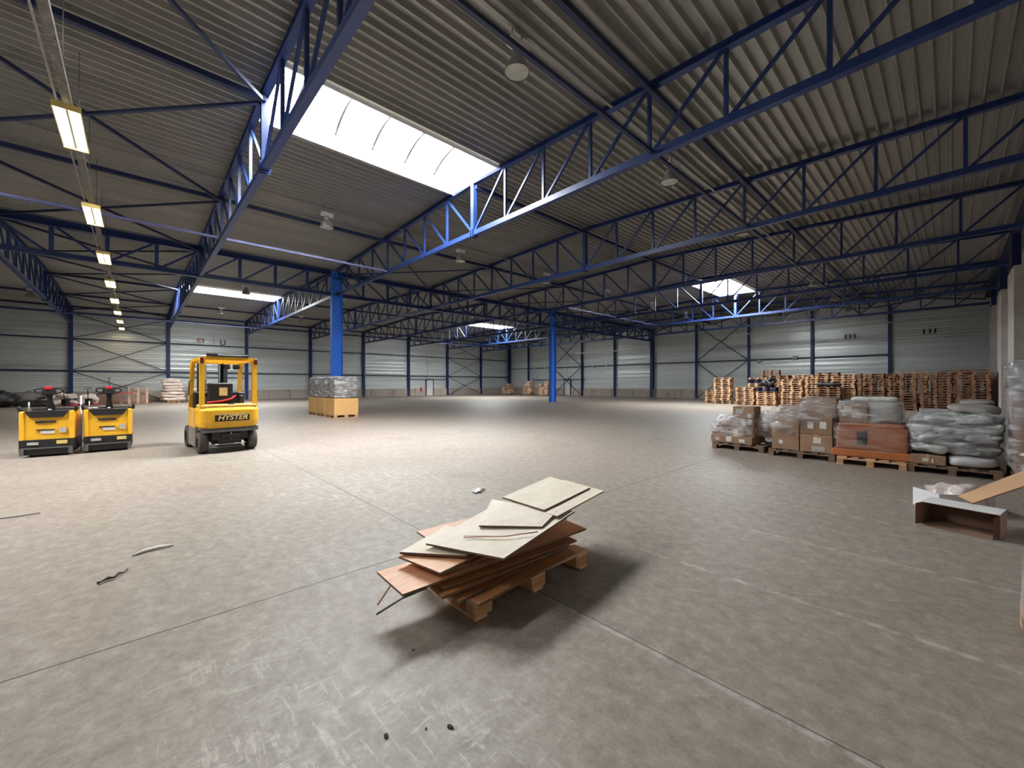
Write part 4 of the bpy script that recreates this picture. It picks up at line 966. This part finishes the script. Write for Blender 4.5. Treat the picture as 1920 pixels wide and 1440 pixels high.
# carton piles in the far corner
r2 = random.Random(5)
for i, (x, y, n, lab) in enumerate(((-43.9, 39.8, 4, 'left'), (-40.0, 40.2, 5, 'middle'), (-36.9, 40.3, 5, 'right'))):
    pallet((x, y, 0), 0, 'pallet under the %s carton pile in the far corner' % lab, M['pal'])
    for k in range(n):
        for j in (-1, 1):
            if k == n-1 and j == -1: continue
            h = 0.36
            carton((x+j*0.42+r2.uniform(-.08, .08), y+r2.uniform(-.1, .1), 0.145+k*0.365), (0.78, 0.8, h), r2.uniform(-.03, .03), 'brown carton, %s layer %s side of the %s far corner pile' % (ORD[k+1], 'left' if j < 0 else 'right', lab), mat('cardboard_pale', (0.50, 0.30, 0.19), 0.8, 0, 0.12, 4, rnd=0.3), [(0.1, 0.2, 0.2, 0.16, 'paper')], grp='cartons in the far corner', tape=False)

# G1: low wrapped cartons
YP = 10.35
pallet((-3.38, YP+0.55, 0), PI/2, 'pallet under the low wrapped carton heap, first of the goods row', M['pald'], 1.2, 1.1)
S = [( -0.3, 0.12, 0.07, 0.07, 'paper')]
carton((-3.52, YP+0.45, 0.146), (0.92, 0.9, 0.17), -0.02, 'flat brown carton at the bottom of the low wrapped heap', None, [(-0.3, 0.09, 0.10, 0.07, 'paperg'), (-0.05, 0.1, 0.11, 0.12, 'paper'), (0.24, 0.08, 0.12, 0.07, 'paper')])
carton((-3.36, YP+0.5, 0.318), (0.52, 0.7, 0.42), 0.04, 'middle brown carton with four white labels in the low heap', None, [(-0.14, 0.32, 0.09, 0.11, 'paperg'), (0.05, 0.33, 0.09, 0.12, 'paper'), (0.18, 0.34, 0.09, 0.12, 'paper'), (-0.12, 0.10, 0.10, 0.12, 'paper'), (0.16, 0.11, 0.10, 0.13, 'paperg')])
carton((-3.34, YP+0.5, 0.74), (0.46, 0.55, 0.27), 0.03, 'small brown carton on top of the low wrapped heap', None, [(-0.08, 0.16, 0.15, 0.11, 'paperg'), (0.13, 0.06, 0.09, 0.09, 'paper')])
carton((-2.97, YP+0.75, 0.318), (0.34, 0.7, 0.30), 0.1, 'brown carton half covered by grey film in the low heap', None)
for k in range(4):
    carton((-3.83+0.03*k, YP+0.55, 0.318+0.075*k), (0.32, 0.75, 0.07), 0.05*(k-1), 'thin flat carton, %s from the bottom at the left of the low heap' % ORD[k+1], None, grp='thin flat cartons in the low heap', tape=False)
film((-3.55, YP+0.52, 0.20), (0.98, 1.0, 0.62), 5, 'crinkled clear film around the low carton heap', 'film', 0.10, 4.5, freq=4)
film((-3.02, YP+0.72, 0.20), (0.62, 0.95, 0.72), 6, 'dull sagging film on the right of the low heap', 'film', 0.16, 2.6)

# G2: tall cartons
pallet((-2.12, YP+0.40, 0), PI/2, 'pallet under the tall brown cartons, second of the goods row', M['pald'], 1.2, 1.15)
carton((-2.40, YP+0.35, 0.146), (0.50, 0.95, 0.60), 0.0, 'tall brown carton on the left of the second goods pallet', None, [(-0.08, 0.16, 0.07, 0.08, 'paper')])
carton((-1.86, YP+0.33, 0.146), (0.54, 0.95, 0.36), 0.0, 'lower right brown carton with tilted diamond sticker', None, [(0.02, 0.25, 0.13, 0.12, 'paper'), (0.04, 0.08, 0.22, 0.10, 'paperg')])
carton((-1.88, YP+0.35, 0.508), (0.54, 0.9, 0.36), 0.02, 'middle right brown carton with two white arrow labels', None, [(-0.09, 0.19, 0.10, 0.14, 'paper'), (0.12, 0.20, 0.11, 0.14, 'paper')])
carton((-1.90, YP+0.38, 0.87), (0.66, 0.85, 0.38), 0.06, 'upper right leaning brown carton on the second pallet', None)
for k in range(4):
    carton((-2.40+0.02*k, YP+0.35, 0.75+0.07*k), (0.50-0.03*k, 0.8, 0.065), 0.04*(k-1), 'thin flat carton, %s from the bottom on the tall left carton' % ORD[k+1], None, grp='thin flat cartons on the second pallet', tape=False)
film((-2.40, YP+0.34, 0.42), (0.62, 1.02, 0.66), 11, 'crinkled clear film around the left cartons of the second pallet', 'film', 0.10, 4.5, freq=4)
film((-1.88, YP+0.36, 0.62), (0.72, 0.98, 0.66), 12, 'tight clear film around the upper right cartons', 'film', 0.06, 5, freq=4)

# G3: orange cabinet
pallet((-1.02, YP+0.28, 0), PI/2+0.02, 'pale pallet under the orange cabinet, third of the goods row', M['pal'], 1.2, 0.98)
cb = thing('orange_cabinet', 'shiny orange cabinet wrapped in film, third of the goods row', 'cabinet', (-1.03, YP+0.30, 0.146), 0.02)
MB().rbox((0, 0, 0.07), (1.16, 1.0, 0.14), 0.03).build('plinth', M['orangel'], cb)
MB().rbox((0, 0.0, 0.36), (1.02, 0.92, 0.44), 0.03).build('cabinet_body', M['orange'], cb)
MB().rbox((-0.01, 0, 0.615), (0.94, 0.88, 0.07), 0.03).build('cabinet_top', M['orangel'], cb)
MB().rbox((-0.12, -0.462, 0.36), (0.15, 0.01, 0.27), 0.004, seg=1).build('dark_opening', M['black'], cb)
carton((-1.30, YP+0.35, 0.80), (0.42, 0.7, 0.38), 0.02, 'brown carton with two labels standing on the orange cabinet', None, [(-0.08, 0.25, 0.12, 0.13, 'paper'), (0.06, 0.13, 0.15, 0.08, 'paper')])
lumpobj('wrapped_bundle', (-0.86, YP+0.38, 0.80), (0.50, 0.7, 0.40), M['bagt'], 14, 'taupe plastic bundle beside the carton on the orange cabinet', 'bundle', 0.06, 5)
lumpobj('foam_roll', (-1.02, YP+0.45, 1.19), (0.66, 0.5, 0.11), mat('pale_foam', (0.60, 0.62, 0.57), 0.6, 0, 0.12, 6), 15, 'pale grey flat bag on top of the orange cabinet load', 'bundle', 0.10, 5)
film((-1.06, YP+0.36, 0.74), (0.98, 0.98, 0.50), 16, 'clear film over the goods on the orange cabinet', 'film', 0.05, 5, freq=3)
MB().lump((0, 0, 0.36), (1.13, 1.0, 0.60), 17, 0.02, 8, 22, 3).build('stretch_film', M['filml'], cb)

# G4: bags in film
pallet((0.03, YP+0.32, 0), PI/2, 'brown pallet under the grey bagged goods, fourth of the goods row', M['pald'], 1.2, 1.10)
carton((-0.26, YP+0.25, 0.146), (0.44, 0.9, 0.16), 0, 'small brown carton at the foot of the grey bags', None, [(-0.03, 0.08, 0.08, 0.06, 'paper'), (0.06, 0.07, 0.025, 0.07, 'paper')])
lumpobj('wrapped_bundle', (0.27, YP+0.25, 0.146), (0.62, 0.95, 0.19), mat('pale_plastic_bag', (0.55, 0.55, 0.57), 0.3, 0, 0.1, 5, bmp=0.4), 19, 'pale plastic bundle with red mark at the foot of the bags', 'bundle', 0.10, 4)
bags = [(-0.30, 0.31, 0.50, 0.20), (0.16, 0.34, 0.52, 0.20), (0.38, 0.33, 0.36, 0.17), (-0.18, 0.50, 0.62, 0.19), (0.30, 0.52, 0.55, 0.19), (-0.22, 0.68, 0.58, 0.18), (0.26, 0.70, 0.62, 0.18), (-0.08, 0.85, 0.72, 0.17), (0.36, 0.87, 0.42, 0.16)]
for k, (x, z, w, h) in enumerate(bags):
    lumpobj('plastic_bag', (x+0.03, YP+0.30+0.03*(k % 3), z), (w, 0.88, h), M['bag'], 100+k, 'grey plastic bag in the fourth goods pile, %s layer on the %s' % (ORD[1+[0, 0, 0, 1, 1, 2, 2, 3, 3][k]], ('left', 'middle', 'right', 'left', 'right', 'left', 'right', 'left', 'right')[k]), 'bag', 0.26, 3.0, grp='grey plastic bags on the fourth goods pallet', n=18, freq=4)
film((0.02, YP+0.33, 0.30), (1.14, 1.02, 0.72), 20, 'shiny crinkled film around the grey bags', 'filmd', 0.08, 4, freq=4)
lumpobj('sack', (0.30, YP+0.85, 0.98), (0.62, 0.7, 0.20), M['bagt'], 23, 'taupe sack draped on top of the fourth goods pile', 'sack', 0.15, 3)
lumpobj('sack', (0.34, YP+0.95, 1.16), (0.45, 0.5, 0.10), M['bagt'], 24, 'small flat taupe sack topmost on the fourth goods pile', 'sack', 0.2, 3)
# second line behind
for k in range(3):
    carton((-0.20, YP+2.2, 0.80+0.075*k), (0.62-0.07*k, 0.9, 0.06), 0.03*k, 'flat whitish panel, %s of the short stack behind the grey bags' % ('bottom', 'middle', 'top')[k], mat('whitish_panel', (0.58, 0.55, 0.53), 0.6, 0, 0.1, 4), name='panel', grp='whitish panels', tape=False)
pallet((0.0, YP+2.2, 0), PI/2, 'pallet behind the grey bagged goods', M['pald'], 1.2, 1.1)
carton((0.0, YP+2.2, 0.146), (1.05, 1.05, 0.65), 0, 'big brown carton behind the grey bagged goods', None)
carton((0.42, YP+2.25, 0.80), (0.45, 0.9, 0.26), 0, 'grey brown carton behind the taupe sack', None)

# G5: tall stack at the right wall
pallet((1.22, YP+0.1, 0), PI/2, 'pallet under the tall wrapped stack at the right edge', M['pald'], 1.2, 1.1)
carton((1.20, YP+0.1, 0.146), (1.02, 1.05, 0.36), 0, 'lowest brown carton of the tall stack at the right edge', None)
carton((1.20, YP+0.1, 0.51), (1.04, 1.05, 0.46), 0, 'second brown carton of the tall stack at the right edge', None)
carton((1.19, YP+0.1, 0.975), (1.08, 1.08, 0.40), 0, 'third greyish carton of the tall stack at the right edge', mat('mauve_carton', (0.30, 0.24, 0.23), 0.7, 0, 0.1, 4))
lumpobj('wrapped_bundle', (1.17, YP+0.1, 1.38), (1.06, 1.04, 0.52), mat('grey_wrapped', (0.26, 0.25, 0.26), 0.3, 0, 0.3, 4, bmp=0.6), 26, 'dark grey wrapped load topmost of the tall stack at the right edge', 'bundle', 0.05, 6)
film((1.19, YP+0.1, 0.16), (1.16, 1.16, 1.78), 27, 'crinkled film around the tall stack at the right edge', 'film', 0.03, 9, freq=5)

# G7: open white carton, second white carton, plank, wrapped goods
def tray(loc, d, rz, label, flap=True):
    t = thing('open_carton', label, 'box', loc, rz); L, D, H = d; w = 0.008
    MB().box((0, 0, w/2), (L, D, w)).box((0, D/2-w/2, H/2), (L, w, H)).box((-L/2+w/2, 0, H/2), (w, D, H)).box((L/2-w/2, 0, H/2), (w, D, H)).build('carton_shell', M['cardi'], t)
    MB().box((0, 0, H-w/2+0.002), (L+0.004, D+0.004, w)).box((0, D/2+0.003, H/2), (L, 0.004, H)).build('white_face', M['cardw'], t)
    if flap:
        MB().box((L/2+0.002, 0, H/2), (0.004, D, H)).build('side_face', mat('carton_side', (0.36, 0.27, 0.22), 0.8), t)
        a = MB().slab([(L/2, -D/2, H-0.01), (L/2-0.03, -D/2-0.09, H-0.03), (L/2-0.03, -D/2-0.09, 0.01), (L/2, -D/2, 0.01)], 0.004)
        a.build('end_flap', M['cardi'], t)
        MB().slab([(-L/2, -D/2, H-0.006), (-L/2-0.03, -D/2-0.10, H-0.012), (-L/2-0.03, -D/2-0.10, 0.01), (-L/2, -D/2, 0.01)], 0.004).build('end_flap', M['cardi'], t)
        MB().slab([(-L/2+0.06, -D/2-0.09, 0.006), (L/2-0.04, -D/2-0.09, 0.006), (L/2, -D/2, 0.008), (-L/2, -D/2, 0.008)], 0.004).build('lower_flap', M['cardi'], t)
    return t
tray((0.096, 6.525, 0), (0.56, 0.32, 0.245), -0.19, 'open white carton lying on its side on the floor at the right')
t2 = thing('open_carton', 'white carton with open top behind the one lying on its side', 'box', (0.024, 7.44, 0), math.radians(41))
L, D, H = 0.60, 0.36, 0.22
MB().box((-L/2, 0, H/2), (0.008, D, H)).box((0, D/2, H/2), (L, 0.008, H)).box((0, -D/2, H/2), (L, 0.008, H)).box((L/2, 0, H/2), (0.008, D, H)).box((0, 0, 0.005), (L, D, 0.008)).build('carton_shell', M['cardw'], t2)
lumpobj('plastic_sheet', (0.06, 7.46, 0.03), (0.46, 0.30, 0.27), mat('crumpled_clear_plastic', (0.55, 0.47, 0.43), 0.25, 0, 0.25, 8, bmp=0.8), 31, 'crumpled translucent plastic stuffed in the white carton', 'plastic wrap', 0.35, 2.2, freq=6)
board([(0.06, 6.88, .270), (0.17, 6.64, .262), (0.98, 6.86, .80), (0.88, 7.12, .86)], 0.014, mat('kraft_board', (0.50, 0.30, 0.17), 0.8, 0, 0.06, 3), 'long kraft board leaning from the white carton onto the wrapped goods', 'kraft_board')
pallet((1.16, 7.45, 0), 0.0, 'pallet under the wrapped goods at the right edge', M['palr'], 1.0, 1.0)
lumpobj('wrapped_bundle', (1.14, 7.50, 0.146), (1.0, 0.85, 0.46), M['bag'], 33, 'grey plastic wrapped goods under the kraft board', 'bundle', 0.12, 4)
film((1.14, 7.48, 0.13), (1.10, 0.95, 0.56), 34, 'torn shiny film over the goods under the kraft board', 'filmd', 0.10, 3.5, freq=4)
lumpobj('wrapped_bundle', (1.30, 8.15, 0.0), (0.85, 0.5, 0.78), M['pink'], 35, 'pink red film wrapped bundle at the right edge', 'bundle', 0.15, 3.5)
lumpobj('plastic_sheet', (1.14, 7.62, 0.58), (0.9, 0.6, 0.30), mat('white_shiny_plastic', (0.62, 0.58, 0.55), 0.2, 0, 0.2, 6, bmp=0.8), 36, 'white shiny plastic heap behind the kraft board', 'plastic wrap', 0.35, 2.4, freq=5)
# partly visible wrapped load close to the right edge
pallet((0.86, 3.75, 0), 0, 'pallet under the pinkish wrapped load at the near right edge', M['pal'], 1.1, 0.9)
o = MB().rbox((0, 0, 0.25), (1.04, 0.86, 0.46), 0.04).build('wrapped_load', mat('pinkish_white_load', (0.66, 0.52, 0.48), 0.5, 0, 0.08, 5)); o.location = (0.865, 3.75, 0.125); tag(o, 'pinkish white wrapped load at the near right edge', 'load')
MB().lump((0, 0, 0.22), (1.12, 0.93, 0.56), 41, 0.04, 6, 22, 5).build('stretch_film', M['film'], o)

# ============================================================ LIGHT AND CAMERA
w = bpy.data.worlds.new('sky'); scene.world = w; w.use_nodes = True
w.node_tree.nodes['Background'].inputs[0].default_value = (0.93, 0.97, 1.0, 1); w.node_tree.nodes['Background'].inputs[1].default_value = 2.0
sun = bpy.data.lights.new('sun', 'SUN'); sun.energy = 6.5; sun.angle = math.radians(38); sun.color = (1.0, 0.80, 0.58)
so = bpy.data.objects.new('sun', sun); col.objects.link(so)
so.rotation_euler = Vector((0.67, 0.02, 0.74)).to_track_quat('Z', 'Y').to_euler()

cam = bpy.data.cameras.new('camera'); cam.sensor_width = 36; cam.lens = 760.84/1920*36; cam.clip_end = 300
co = bpy.data.objects.new('camera', cam); col.objects.link(co); co.location = (0, 0, 1.55)
co.rotation_euler = (PI/2, 0, math.radians(47.16)); scene.camera = co
vs_ = scene.view_settings
vs_.view_transform = 'Standard'; vs_.look = 'None'; vs_.gamma = 1; vs_.use_curve_mapping = False; vs_.exposure = 0.33
